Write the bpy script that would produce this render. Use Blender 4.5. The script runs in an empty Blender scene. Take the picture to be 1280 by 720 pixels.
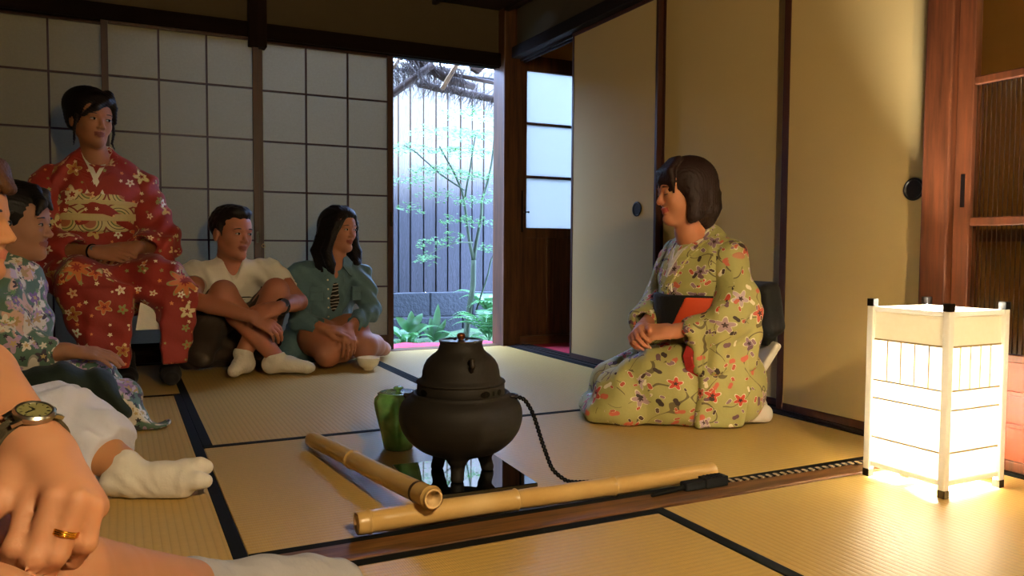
import bpy, math, random
import numpy as np
from mathutils import Vector, Matrix
random.seed(7); RNG = np.random.default_rng(7)
PI = math.pi
SC = bpy.context.scene
COL = SC.collection
V = lambda *a: np.array(a[0] if len(a) == 1 else a, dtype=float)
def unit(v):
    v = V(v); return v / (np.linalg.norm(v) + 1e-12)

# ------------------------------------------------------------------ objects
def world_loc(o):
    p = np.zeros(3)
    while o is not None:
        p += np.array(o.location); o = o.parent
    return p
def mesh_obj(name, verts, faces, mats, parent=None, loc=None, fmat=None, smooth=False, uv=None):
    """verts in world space; the object origin goes to loc (or its parent's origin)"""
    verts = np.asarray(verts, dtype=float).reshape(-1, 3)
    org = world_loc(parent) if parent is not None else (V(loc) if loc is not None else None)
    if org is None:
        lo, hi = verts.min(0), verts.max(0); org = V((lo[0]+hi[0])/2, (lo[1]+hi[1])/2, lo[2])
    me = bpy.data.meshes.new(name)
    me.from_pydata((verts - org).tolist(), [], faces if isinstance(faces, list) else faces.tolist())
    if not isinstance(mats, (list, tuple)): mats = [mats]
    for m in mats: me.materials.append(m)
    if fmat is not None: me.polygons.foreach_set('material_index', np.asarray(fmat, dtype=np.int32))
    me.polygons.foreach_set('use_smooth', np.full(len(me.polygons), bool(smooth)))
    me.update()
    o = bpy.data.objects.new(name, me); COL.objects.link(o)
    if parent is not None: o.parent = parent
    else: o.location = org
    if uv == 'box': box_uv(me, org)
    return o
def box_uv(me, org):
    n = len(me.loops)
    vi = np.zeros(n, dtype=np.int32); me.loops.foreach_get('vertex_index', vi)
    co = np.zeros(len(me.vertices)*3); me.vertices.foreach_get('co', co); co = co.reshape(-1, 3) + org
    pn = np.zeros(len(me.polygons)*3); me.polygons.foreach_get('normal', pn); pn = np.abs(pn.reshape(-1, 3))
    tot = np.zeros(len(me.polygons), dtype=np.int32); me.polygons.foreach_get('loop_total', tot)
    ax = np.repeat(np.argmax(pn*np.array([1, 1.25, 1.1]), 1), tot); p = co[vi]
    u = np.where(ax == 0, p[:, 1], p[:, 0]); v = np.where(ax == 2, p[:, 1], p[:, 2])
    l = me.uv_layers.new(name='UVMap'); l.data.foreach_set('uv', np.stack([u + ax*3.1, v], 1).ravel())
def tag(o, label=None, cat=None, group=None, kind=None):
    if label: o['label'] = label
    if cat: o['category'] = cat
    if group: o['group'] = group
    if kind: o['kind'] = kind
    return o
def thing(name, label, cat, loc, group=None, kind=None):
    o = bpy.data.objects.new(name, None); COL.objects.link(o); o.location = loc
    o.empty_display_size = .05
    return tag(o, label, cat, group, kind)
def bevel(o, w=.002, seg=2):
    m = o.modifiers.new('bevel', 'BEVEL'); m.width = w; m.segments = seg; m.limit_method = 'ANGLE'
    m.angle_limit = math.radians(40); return o

class G:
    """collects shapes; build() links them as one mesh object"""
    def __init__(s): s.v = []; s.f = []; s.m = []; s.n = 0
    def add(s, v, f, mi=0):
        v = np.asarray(v, dtype=float).reshape(-1, 3); s.v.append(v)
        for q in f: s.f.append([int(i)+s.n for i in q]); s.m.append(mi)
        s.n += len(v); return s
    def box(s, lo, hi, mi=0):
        x0, y0, z0 = lo; x1, y1, z1 = hi
        v = [(x0,y0,z0),(x1,y0,z0),(x1,y1,z0),(x0,y1,z0),(x0,y0,z1),(x1,y0,z1),(x1,y1,z1),(x0,y1,z1)]
        return s.add(v, [(3,2,1,0),(4,5,6,7),(0,1,5,4),(1,2,6,5),(2,3,7,6),(3,0,4,7)], mi)
    def obox(s, c, half, R, mi=0):
        c = V(c); R = np.array(R, dtype=float)   # rows: local axes
        L = np.array([(-1,-1,-1),(1,-1,-1),(1,1,-1),(-1,1,-1),(-1,-1,1),(1,-1,1),(1,1,1),(-1,1,1)])*V(half)
        return s.add(c + L @ R, [(3,2,1,0),(4,5,6,7),(0,1,5,4),(1,2,6,5),(2,3,7,6),(3,0,4,7)], mi)
    def bar(s, a, b, w, h, up=(0,0,1), mi=0):
        a = V(a); b = V(b); d = unit(b-a); r = unit(np.cross(d, up)); u = np.cross(r, d)
        return s.obox((a+b)/2, (np.linalg.norm(b-a)/2, w/2, h/2), [d, r, u], mi)
    def tube(s, pts, rad, n=12, mi=0, cap=True, flat=None, closed=False):
        pts = np.asarray(pts, dtype=float); m = len(pts)
        rad = np.full(m, rad) if np.isscalar(rad) else np.asarray(rad, dtype=float)
        T = np.zeros_like(pts)
        if closed: T = np.roll(pts, -1, 0) - np.roll(pts, 1, 0)
        else:
            T[1:-1] = pts[2:] - pts[:-2]; T[0] = pts[1]-pts[0]; T[-1] = pts[-1]-pts[-2]
        T /= np.linalg.norm(T, axis=1)[:, None] + 1e-12
        r = np.cross(T[0], (0, 0, 1)) if flat is None else V(flat)
        if np.linalg.norm(r) < .1: r = np.cross(T[0], (0, 1, 0))
        a = np.linspace(0, 2*PI, n, endpoint=False); out = []
        fl = 1.0
        for i in range(m):
            r = unit(r - T[i]*(r @ T[i])); u = np.cross(T[i], r)
            out.append(pts[i] + rad[i]*(np.cos(a)[:, None]*r*1.0 + np.sin(a)[:, None]*u*fl))
        v = np.concatenate(out); f = []
        rng = range(m if closed else m-1)
        for i in rng:
            j2 = (i+1) % m
            for j in range(n):
                k = (j+1) % n; f.append((i*n+j, i*n+k, j2*n+k, j2*n+j))
        if cap and not closed:
            f.append(tuple(range(n))[::-1]); f.append(tuple((m-1)*n+j for j in range(n)))
        return s.add(v, f, mi)
    def lathe(s, c, prof, n=48, mi=0, axis=(0,0,1), lob=None):
        """prof: (radius, height) list along axis from c"""
        c = V(c); ax = unit(axis); r = np.cross(ax, (1,0,0)) if abs(ax[0]) < .9 else np.cross(ax, (0,1,0))
        r = unit(r); u = np.cross(ax, r); a = np.linspace(0, 2*PI, n, endpoint=False); v = []
        for i, (R, h) in enumerate(prof):
            RR = R*(lob(a, h) if lob else np.ones(n))
            v.append(c + ax*h + RR[:, None]*(np.cos(a)[:, None]*r + np.sin(a)[:, None]*u))
        v = np.concatenate(v); f = []; m = len(prof)
        for i in range(m-1):
            for j in range(n):
                k = (j+1) % n; f.append((i*n+j, i*n+k, (i+1)*n+k, (i+1)*n+j))
        if prof[0][0] > 1e-5: f.append(tuple(range(n))[::-1])
        if prof[-1][0] > 1e-5: f.append(tuple((m-1)*n+j for j in range(n)))
        return s.add(v, f, mi)
    def prism(s, poly, z0, z1, mi=0, frame=None):
        """polygon in local xy extruded local z0..z1; frame=(origin,ex,ey,ez)"""
        n = len(poly); v = [(x, y, z0) for x, y in poly] + [(x, y, z1) for x, y in poly]
        v = np.array(v, dtype=float)
        if frame: o, ex, ey, ez = [V(q) for q in frame]; v = o + v[:, :1]*ex + v[:, 1:2]*ey + v[:, 2:]*ez
        f = [tuple(range(n))[::-1], tuple(range(n, 2*n))] + [(i, (i+1) % n, (i+1) % n+n, i+n) for i in range(n)]
        return s.add(v, f, mi)
    def ball(s, c, r, n=12, mi=0, sc=(1,1,1)):
        v = [(0,0,-1)]; f = []; m = n//2
        for i in range(1, m):
            t = PI*i/m - PI/2
            for j in range(n): v.append((math.cos(t)*math.cos(2*PI*j/n), math.cos(t)*math.sin(2*PI*j/n), math.sin(t)))
        v.append((0,0,1)); L = len(v)-1
        for j in range(n): f.append((0, 1+(j+1)%n, 1+j)); f.append((L, L-n+j, L-n+(j+1)%n))
        for i in range(m-2):
            for j in range(n): a = 1+i*n; f.append((a+j, a+(j+1)%n, a+n+(j+1)%n, a+n+j))
        return s.add(V(c) + np.array(v)*r*V(sc), f, mi)
    def build(s, name, mats, parent=None, loc=None, smooth=False, bev=0, uv=None, auto=False):
        v = np.concatenate(s.v)
        o = mesh_obj(name, v, s.f, mats, parent, loc, s.m, smooth, uv)
        if auto:
            me = o.data; me.polygons.foreach_set('use_smooth', np.ones(len(me.polygons), dtype=bool))
            md = None
            try: me.set_sharp_from_angle(angle=math.radians(35))
            except Exception: pass
        if bev: bevel(o, bev)
        return o

# ------------------------------------------------------------------ materials
def srgb(h):
    if isinstance(h, str):
        h = h.lstrip('#'); c = [int(h[i:i+2], 16)/255 for i in (0, 2, 4)]
    else: c = h
    return tuple((x/12.92 if x <= .04045 else ((x+.055)/1.055)**2.4) for x in c)
class N:
    """small node-tree writer"""
    def __init__(s, name):
        s.m = bpy.data.materials.new(name); s.m.use_nodes = True; s.t = s.m.node_tree; s.t.nodes.clear()
        s.out = s.t.nodes.new('ShaderNodeOutputMaterial')
    def n(s, typ, ins=None, **kw):
        nd = s.t.nodes.new('ShaderNode'+typ)
        for k, v in kw.items(): setattr(nd, k, v)
        for k, v in (ins or {}).items():
            sk = nd.inputs[k]
            if isinstance(v, bpy.types.NodeSocket): s.t.links.new(v, sk)
            else:
                if sk.type == 'RGBA' and len(v) == 3: v = (*v, 1)
                sk.default_value = v
        return nd
    def coord(s, which='Object', scale=None, rot=None, loc=None):
        o = s.n('TexCoord').outputs[which]
        if scale or rot or loc:
            mp = s.n('Mapping', {'Vector': o})
            if scale: mp.inputs['Scale'].default_value = scale if hasattr(scale, '__len__') else (scale,)*3
            if rot: mp.inputs['Rotation'].default_value = rot
            if loc: mp.inputs['Location'].default_value = loc
            o = mp.outputs[0]
        return o
    def math(s, op, a, b=0.0, c=None, clamp=False):
        ins = {0: a, 1: b}
        if c is not None: ins[2] = c
        nd = s.n('Math', ins, operation=op); nd.use_clamp = clamp; return nd.outputs[0]
    def mix(s, f, a, b, typ='MIX'):
        nd = s.t.nodes.new('ShaderNodeMix'); nd.data_type = 'RGBA'; nd.blend_type = typ
        for k, v in ((0, f), (6, a), (7, b)):
            if isinstance(v, bpy.types.NodeSocket): s.t.links.new(v, nd.inputs[k])
            else: nd.inputs[k].default_value = v if k == 0 else (*v, 1)[:4]
        return nd.outputs[2]
    def ramp(s, f, stops, interp='LINEAR'):
        nd = s.n('ValToRGB', {0: f}); cr = nd.color_ramp; cr.interpolation = interp
        while len(cr.elements) > 1: cr.elements.remove(cr.elements[-1])
        cr.elements[0].position = stops[0][0]; cr.elements[0].color = (*stops[0][1], 1)
        for p, c in stops[1:]:
            e = cr.elements.new(p); e.color = (*c, 1)
        return nd.outputs[0]
    def noise(s, vec, scale, detail=3, rough=.5, out=0):
        return s.n('TexNoise', {'Vector': vec, 'Scale': scale, 'Detail': detail, 'Roughness': rough}).outputs[out]
    def bump(s, h, strength=.3, dist=.002, nrm=None):
        ins = {'Height': h, 'Strength': strength, 'Distance': dist}
        if nrm is not None: ins['Normal'] = nrm
        return s.n('Bump', ins).outputs[0]
    def bsdf(s, color, rough=.6, normal=None, **kw):
        ins = {'Base Color': color, 'Roughness': rough}
        if normal is not None: ins['Normal'] = normal
        for k, v in kw.items(): ins[k.replace('_', ' ')] = v
        b = s.n('BsdfPrincipled', ins); s.t.links.new(b.outputs[0], s.out.inputs[0]); return b
    def surf(s, sock): s.t.links.new(sock, s.out.inputs[0]); return s.m

def plain(name, col, rough=.6, var=.12, nscale=20, bump=.15, bscale=120, bdist=.001, **kw):
    n = N(name); co = n.coord(); c = srgb(col)
    f = n.noise(co, nscale, 4)
    cc = n.mix(f, tuple(x*(1-var) for x in c), tuple(min(1, x*(1+var)) for x in c))
    nb = n.bump(n.noise(co, bscale, 3), bump, bdist) if bump else None
    n.bsdf(cc, rough, nb, **kw); return n.m
def wood(name, dark, light, axis='z', scale=14, rough=.45, bump=.12, spec=.3):
    n = N(name); sc = {'x': (.07, 1, 1), 'y': (1, .07, 1), 'z': (1, 1, .07)}[axis]
    co = n.coord('Object', sc)
    f = n.noise(co, scale*3, 6, .65)
    g = n.noise(co, scale, 3, .5)
    h = n.math('ADD', n.math('MULTIPLY', f, .6), n.math('MULTIPLY', g, .4))
    c = n.ramp(h, [(.32, srgb(dark)), (.62, srgb(light))])
    n.bsdf(c, rough, n.bump(f, bump, .001), Specular_IOR_Level=spec); return n.m

# ------------------------------------------------------------------ distance fields
class F:
    """a sampled distance field; parts blend into one continuous surface"""
    def __init__(s, lo, hi, h):
        s.lo = V(lo); s.h = h; s.n = np.ceil((V(hi)-s.lo)/h).astype(int)+1
        s.ax = [(s.lo[i] + h*np.arange(s.n[i])).astype(np.float32) for i in range(3)]
        s.d = np.full(tuple(s.n), 1.0, dtype=np.float32)
    def sub(s, lo, hi):
        a = np.clip(np.floor((V(lo)-s.lo)/s.h).astype(int), 0, s.n); b = np.clip(np.ceil((V(hi)-s.lo)/s.h).astype(int)+1, 0, s.n)
        sl = tuple(slice(int(a[i]), int(b[i])) for i in range(3))
        X = s.ax[0][sl[0]][:, None, None]; Y = s.ax[1][sl[1]][None, :, None]; Z = s.ax[2][sl[2]][None, None, :]
        return sl, X, Y, Z
    def comb(s, sl, d, k, op):
        a = s.d[sl]
        if a.size == 0: return
        if op == 'u':
            if k > 0:
                h = np.clip(.5+.5*(a-d)/k, 0, 1); s.d[sl] = a*(1-h)+d*h - k*h*(1-h)
            else: s.d[sl] = np.minimum(a, d)
        elif op == 's':
            if k > 0:
                h = np.clip(.5-.5*(a+d)/k, 0, 1); s.d[sl] = a*(1-h)-d*h + k*h*(1-h)
            else: s.d[sl] = np.maximum(a, -d)
        elif op == 'i': s.d[sl] = np.maximum(a, d)
    def cone(s, a, b, ra, rb=None, k=.01, op='u', flat=None, ff=1.0):
        """tapered capsule a->b; flat=axis along which the section is scaled by ff"""
        a = V(a); b = V(b); rb = ra if rb is None else rb; R = max(ra, rb)*max(ff, 1)+k+3*s.h
        sl, X, Y, Z = s.sub(np.minimum(a, b)-R, np.maximum(a, b)+R)
        px, py, pz = X-a[0], Y-a[1], Z-a[2]; ba = b-a; L = ba@ba+1e-12
        t = np.clip((px*ba[0]+py*ba[1]+pz*ba[2])/L, 0, 1).astype(np.float32)
        qx, qy, qz = px-t*ba[0], py-t*ba[1], pz-t*ba[2]
        if flat is not None:
            w = unit(flat); q = qx*w[0]+qy*w[1]+qz*w[2]; g = 1/ff-1
            qx, qy, qz = qx+q*g*w[0], qy+q*g*w[1], qz+q*g*w[2]
        d = np.sqrt(qx*qx+qy*qy+qz*qz) - (ra+(rb-ra)*t)
        if flat is not None and ff < 1: d = d*max(ff, .5)
        s.comb(sl, d.astype(np.float32), k, op); return s
    def chain(s, pts, rads, k=.01, kin=None, **kw):
        for i in range(len(pts)-1): s.cone(pts[i], pts[i+1], rads[i], rads[i+1], k if i == 0 or kin is None else kin, **kw)
        return s
    def ell(s, c, r, R=None, k=.01, op='u'):
        c = V(c); r = V(r); m = r.max()+k+3*s.h
        R = np.eye(3) if R is None else np.array(R)
        ext = np.sqrt((R*R).T @ (r*r)) + k + 3*s.h
        sl, X, Y, Z = s.sub(c-ext, c+ext); p = (X-c[0], Y-c[1], Z-c[2])
        l = [(p[0]*R[i][0]+p[1]*R[i][1]+p[2]*R[i][2])/r[i] for i in range(3)]
        k0 = np.sqrt(l[0]**2+l[1]**2+l[2]**2); k1 = np.sqrt((l[0]/r[0])**2+(l[1]/r[1])**2+(l[2]/r[2])**2)+1e-6
        s.comb(sl, (k0*(k0-1)/k1).astype(np.float32), k, op); return s
    def box(s, c, half, R=None, rd=.005, k=.01, op='u'):
        c = V(c); half = V(half); R = np.eye(3) if R is None else np.array(R)
        ext = np.abs(R).T @ half + rd + k + 3*s.h
        sl, X, Y, Z = s.sub(c-ext, c+ext); p = (X-c[0], Y-c[1], Z-c[2])
        q = [np.abs(p[0]*R[i][0]+p[1]*R[i][1]+p[2]*R[i][2])-half[i]+rd for i in range(3)]
        o = np.sqrt(np.maximum(q[0], 0)**2+np.maximum(q[1], 0)**2+np.maximum(q[2], 0)**2)
        d = o + np.minimum(np.maximum(q[0], np.maximum(q[1], q[2])), 0) - rd
        s.comb(sl, d.astype(np.float32), k, op); return s
    def plane(s, p, nrm, k=0.0):
        """remove everything on the nrm side"""
        p = V(p); w = unit(nrm); sl, X, Y, Z = s.sub(s.lo-1, s.lo+s.n*s.h+1)
        d = ((X-p[0])*w[0]+(Y-p[1])*w[1]+(Z-p[2])*w[2]).astype(np.float32)
        if k > 0:
            a = s.d; h = np.clip(.5-.5*(a-d)/k, 0, 1); s.d = a*(1-h)+d*h + k*h*(1-h)
        else: s.d = np.maximum(s.d, d)
        return s
    def mod(s, fn, lo=None, hi=None):
        sl, X, Y, Z = s.sub(s.lo if lo is None else lo, s.lo+s.n*s.h if hi is None else hi)
        s.d[sl] += fn(X, Y, Z).astype(np.float32); return s
    def minus(s, other, off=0.0):
        """subtract another field sampled on the same grid"""
        s.d = np.maximum(s.d, -(other.d-off)); return s
    def copy(s):
        c = F.__new__(F); c.lo, c.h, c.n, c.ax = s.lo, s.h, s.n, s.ax; c.d = s.d.copy(); return c
    def mesh(s):
        d = s.d.copy()
        for ax in range(3):
            i0 = [slice(None)]*3; i0[ax] = 0; i1 = [slice(None)]*3; i1[ax] = -1
            d[tuple(i0)] = np.maximum(d[tuple(i0)], .01); d[tuple(i1)] = np.maximum(d[tuple(i1)], .01)
        ins = d < 0; nx, ny, nz = d.shape
        c = np.zeros((nx-1, ny-1, nz-1), dtype=np.int8)
        for i in (0, 1):
            for j in (0, 1):
                for k in (0, 1): c += ins[i:nx-1+i, j:ny-1+j, k:nz-1+k]
        act = (c > 0) & (c < 8); idx = np.argwhere(act); vid = np.full(act.shape, -1, dtype=np.int64); vid[act] = np.arange(len(idx))
        acc = np.zeros((len(idx), 3)); cnt = np.zeros(len(idx)); I = idx.T
        cor = [(i, j, k) for i in (0, 1) for j in (0, 1) for k in (0, 1)]
        for a in cor:
            for ax in range(3):
                if a[ax] == 0:
                    b = list(a); b[ax] = 1
                    da = d[I[0]+a[0], I[1]+a[1], I[2]+a[2]]; db = d[I[0]+b[0], I[1]+b[1], I[2]+b[2]]
                    m = (da < 0) != (db < 0); t = np.where(m, da/(da-db+1e-20), 0)
                    p = np.tile(np.array(a, float), (len(idx), 1)); p[:, ax] += t
                    acc[m] += p[m]; cnt[m] += 1
        v = s.lo + (idx + acc/cnt[:, None])*s.h; faces = []
        for ax in range(3):
            o1, o2 = (ax+1) % 3, (ax+2) % 3
            sa = [slice(None)]*3; sb = [slice(None)]*3; sa[ax] = slice(0, -1); sb[ax] = slice(1, None)
            A = ins[tuple(sa)]; B = ins[tuple(sb)]; e = np.argwhere(A != B)
            e = e[(e[:, o1] > 0) & (e[:, o2] > 0) & (e[:, o1] < d.shape[o1]-1) & (e[:, o2] < d.shape[o2]-1)]
            fl = A[e[:, 0], e[:, 1], e[:, 2]]
            def g(da, db):
                q = e.copy(); q[:, o1] -= da; q[:, o2] -= db; return vid[q[:, 0], q[:, 1], q[:, 2]]
            q = np.stack([g(1, 1), g(0, 1), g(0, 0), g(1, 0)], 1)
            q[~fl] = q[~fl][:, ::-1]; faces.append(q)
        return v, np.concatenate(faces)
    def obj(s, name, mats, parent=None, fm=None, uv=None, relax=0, disp=None):
        v, f = s.mesh()
        for _ in range(relax):
            a = np.zeros_like(v); n = np.zeros(len(v))
            for i in range(4):
                p, q = f[:, i], f[:, (i+1) % 4]
                np.add.at(a, p, v[q]); np.add.at(n, p, 1)
            v = v*.5 + .5*a/np.maximum(n, 1)[:, None]
        if disp is not None: v = disp(v)
        fmat = None
        if fm is not None:
            c = v[f].mean(1); fmat = fm(c)
        return mesh_obj(name, v, f, mats, parent, None, fmat, True, uv)
# ------------------------------------------------------------------ camera and render look
cam = bpy.data.cameras.new('camera'); cam_o = bpy.data.objects.new('camera', cam); COL.objects.link(cam_o)
cam.sensor_width = 36; cam.lens = .98812*1000/1280*36; cam.clip_start = .02
def cam_axes(yaw=.4607327, pit=.0500846, roll=-.0061998):
    cy, sy, cp, sp, cr, sr = math.cos(yaw), math.sin(yaw), math.cos(pit), math.sin(pit), math.cos(roll), math.sin(roll)
    f = V(sy*cp, cy*cp, -sp); r = V(cy, -sy, 0); d = np.cross(f, r)
    return cr*r+sr*d, -sr*r+cr*d, f
_r, _d, _f = cam_axes()
cam_o.matrix_world = Matrix(((_r[0], -_d[0], -_f[0], 0), (_r[1], -_d[1], -_f[1], 0), (_r[2], -_d[2], -_f[2], .58), (0, 0, 0, 1)))
SC.camera = cam_o
SC.view_settings.view_transform = 'Standard'; SC.view_settings.look = 'None'
SC.view_settings.exposure = 1.15; SC.view_settings.gamma = 1; SC.view_settings.use_curve_mapping = False

# ------------------------------------------------------------------ materials of the room
M = {}
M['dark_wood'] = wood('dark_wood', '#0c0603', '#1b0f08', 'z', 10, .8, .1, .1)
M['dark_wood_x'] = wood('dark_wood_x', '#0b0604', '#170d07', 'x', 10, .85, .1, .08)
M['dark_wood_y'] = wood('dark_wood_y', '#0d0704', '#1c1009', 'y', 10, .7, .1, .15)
M['stile'] = wood('stile_wood', '#25100a', '#3f1e10', 'z', 12)
M['brown_wood'] = wood('brown_wood', '#24130a', '#58371b', 'z', 22)
M['brown_wood_x'] = wood('brown_wood_x', '#3a2212', '#6b4422', 'x', 9)
M['red_wood'] = wood('red_wood', '#2c1408', '#5a2e16', 'z', 24, .45)
M['red_wood_y'] = wood('red_wood_y', '#4a1a0a', '#743016', 'y', 9, .35)
M['threshold'] = wood('threshold_wood', '#1c0e07', '#7a5028', 'x', 34, .5)
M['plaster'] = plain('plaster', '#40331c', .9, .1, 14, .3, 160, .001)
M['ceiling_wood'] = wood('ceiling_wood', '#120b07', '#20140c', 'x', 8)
M['lacquer'] = plain('black_lacquer', '#120c0a', .25, .1, 20, 0)
M['black_metal'] = plain('black_metal', '#17130f', .4, .2, 60, .1, 200, .0005, Metallic=.6)
M['brass'] = plain('brass', '#8a6a35', .35, .1, 60, 0, Metallic=1.0)

def mk_fusuma():
    n = N('fusuma_paper'); co = n.coord()
    f = n.noise(co, 3, 2); g = n.noise(co, 260, 2)
    c = n.mix(f, srgb('#a88f5a'), srgb('#b29863'))
    c = n.mix(n.math('MULTIPLY', g, .25), c, srgb('#977e4c'))
    n.bsdf(c, .85, n.bump(g, .2, .0006)); return n.m
M['fusuma'] = mk_fusuma()
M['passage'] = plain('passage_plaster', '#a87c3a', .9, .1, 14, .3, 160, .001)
def mk_shoji():
    n = N('shoji_paper'); co = n.coord()
    g = n.noise(co, 90, 4, .7); h = n.noise(n.coord('Object', (1, 1, 6)), 30, 3)
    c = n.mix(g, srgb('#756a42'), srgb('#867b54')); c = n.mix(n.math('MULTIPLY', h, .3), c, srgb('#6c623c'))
    d = n.n('BsdfDiffuse', {'Color': c}); t = n.n('BsdfTranslucent', {'Color': n.mix(g, srgb('#cec6b4'), srgb('#e2dac8'))})
    n.surf(n.n('MixShader', {0: .16, 1: d.outputs[0], 2: t.outputs[0]}).outputs[0]); return n.m
M['shoji_paper'] = mk_shoji()
def mk_frost():
    n = N('frosted_glass')
    t = n.n('BsdfTranslucent', {'Color': (.50, .50, .47, 1)}); g = n.n('BsdfPrincipled', {'Base Color': (.30, .36, .38, 1), 'Roughness': .4})
    n.surf(n.n('MixShader', {0: .25, 1: t.outputs[0], 2: g.outputs[0]}).outputs[0]); return n.m
M['frosted_glass'] = mk_frost()
def mk_tatami(name, along, light='#d8b570', dark='#b08e4c'):
    """rush weave: fine rush lines across, ribs along the long side"""
    n = N(name); co = n.n('SeparateXYZ', {0: n.coord()})
    a, b = (co.outputs[0], co.outputs[1]) if along == 'y' else (co.outputs[1], co.outputs[0])   # a runs across the ribs
    rib = n.math('FRACT', n.math('MULTIPLY', a, 1/.0155))
    ribp = n.math('POWER', n.math('ABSOLUTE', n.math('SINE', n.math('MULTIPLY', rib, PI))), .5)
    rw = n.math('SINE', n.math('MULTIPLY', b, 2*PI/.0045))
    sc = (1, .02, 1) if along == 'y' else (.02, 1, 1)
    st = n.noise(n.coord('Object', (.08, 1, 1) if along == 'y' else (1, .08, 1)), 420, 3, .7)
    bl = n.noise(n.coord(), 2.2, 3); ck = n.noise(n.coord(), 60, 2)
    c = n.mix(st, srgb(dark), srgb(light)); c = n.mix(n.math('MULTIPLY', bl, .5), c, srgb('#be9642'))
    c = n.mix(n.math('MULTIPLY', n.math('SUBTRACT', 1.0, ribp), .34), c, tuple(x*.55 for x in srgb(dark)))
    c = n.mix(n.math('MULTIPLY', ck, .2), c, srgb('#8f6f2c'))
    hgt = n.math('ADD', n.math('MULTIPLY', ribp, 1.0), n.math('MULTIPLY', rw, .12))
    n.bsdf(c, .36, n.bump(hgt, .45, .0012)); return n.m
M['tatami_y'] = mk_tatami('tatami_rush_lengthwise', 'y'); M['tatami_x'] = mk_tatami('tatami_rush_crosswise', 'x')
M['heri'] = plain('border_cloth', '#0b0b09', .9, .2, 200, .3, 700, .0005, Specular_IOR_Level=.15)
M['red_felt'] = plain('red_felt', '#b41e34', .95, .08, 60, .3, 400, .001)

# ------------------------------------------------------------------ floor, walls, ceiling
def struct(g, name, mats, label=None, cat=None, **kw):
    o = g.build(name, mats, **kw); tag(o, label, cat, kind='structure'); return o
XL, XR, YB, YF, ZC = -1.75, 2.11, 4.28, -2.6, 1.98
struct(G().box((XL-.1, YF-.1, -.12), (XR+.08, YB+.06, -.046)), 'floor', M['dark_wood_x'], 'dark board floor beneath the tatami mats', 'floor')
g = G()
for i in range(9): g.box((XL, YF+i*.77, ZC), (XR+.1, YF+i*.77+.765, ZC+.012))
for i in range(10): g.box((XL+i*.42, YF, ZC-.022), (XL+i*.42+.028, YB+.02, ZC))
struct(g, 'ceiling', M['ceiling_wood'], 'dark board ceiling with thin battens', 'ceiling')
# shoji wall: plaster over the lintel
g = G().box((XL, YB+.005, 1.725), (XR+.02, YB+.06, ZC+.01)); g.box((XL, YB+.005, -.05), (-1.45, YB+.06, 1.73))
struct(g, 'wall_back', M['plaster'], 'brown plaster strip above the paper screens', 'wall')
g = G().box((XL, YB-.03, 1.648), (XR, YB+.07, 1.725)); g.box((XL, YB-.012, 1.640), (XR, YB-.004, 1.650))
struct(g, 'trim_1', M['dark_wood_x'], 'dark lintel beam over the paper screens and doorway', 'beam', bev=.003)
struct(G().box((XL, YB-.035, -.05), (XR-.07, YB+.07, .003)), 'trim_2', M['brown_wood_x'], 'wooden sill track under the paper screens', 'sill', bev=.002)
struct(G().box((.605, YB-.045, 1.60), (.695, YB+.05, ZC)), 'trim_3', M['dark_wood'], 'dark post above the lintel where two screens meet', 'post', bev=.004)
g = G().box((2.028, YB-.075, -.05), (2.145, YB+.075, ZC)); 
struct(g, 'trim_4', M['brown_wood'], 'brown corner post right of the garden doorway', 'post', bev=.006)
# fusuma wall
g = G().box((XR+.0, -.2, 1.755), (XR+.06, YB+.0, ZC+.01)); g.box((XR+.0, YF, -.05), (XR+.06, -.2, ZC+.01))
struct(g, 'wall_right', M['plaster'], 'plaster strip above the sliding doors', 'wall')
g = G().box((XR-.035, -.2, 1.692), (XR+.09, YB-.04, 1.755)); g.box((XR+.02, 3.6, 1.680), (XR+.035, YB-.05, 1.694)); g.box((XR+.055, 3.6, 1.680), (XR+.07, YB-.05, 1.694))
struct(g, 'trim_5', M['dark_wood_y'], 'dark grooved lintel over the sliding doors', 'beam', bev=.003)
g = G().box((XR-.03, -.2, -.05), (XR+.1, YB-.075, .004)); g.box((XR-.002, -.2, .004), (XR+.006, YB-.08, .010)); g.box((XR+.042, -.2, .004), (XR+.05, YB-.08, .010))
struct(g, 'trim_6', M['dark_wood_y'], 'dark grooved floor track under the sliding doors', 'sill', bev=.0015)
g = G().box((2.048, 1.428, -.05), (XR+.05, 1.51, ZC))
struct(g, 'trim_7', M['red_wood'], 'reddish post between the papered doors and the glass door', 'post', bev=.005)
g = G().box((XL, 1.418, -.05), (2.046, 1.50, .004))
struct(g, 'trim_8', M['threshold'], 'worn wooden threshold between the two rooms', 'sill', bev=.003)
g = G().box((XL, 1.418, 1.72), (2.046, 1.50, ZC))
struct(g, 'trim_9', M['dark_wood_x'], 'dark beam across the ceiling above the threshold', 'beam', bev=.003)
struct(G().box((XL-.06, YF, -.05), (XL, YB+.05, ZC)), 'wall_left', M['plaster'], 'plain ochre plaster wall on the left', 'wall')
struct(G().box((XL-.06, YF-.06, -.05), (XR+.06, YF, ZC)), 'wall_front', M['plaster'], 'plain ochre plaster wall behind the viewer', 'wall')

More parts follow.
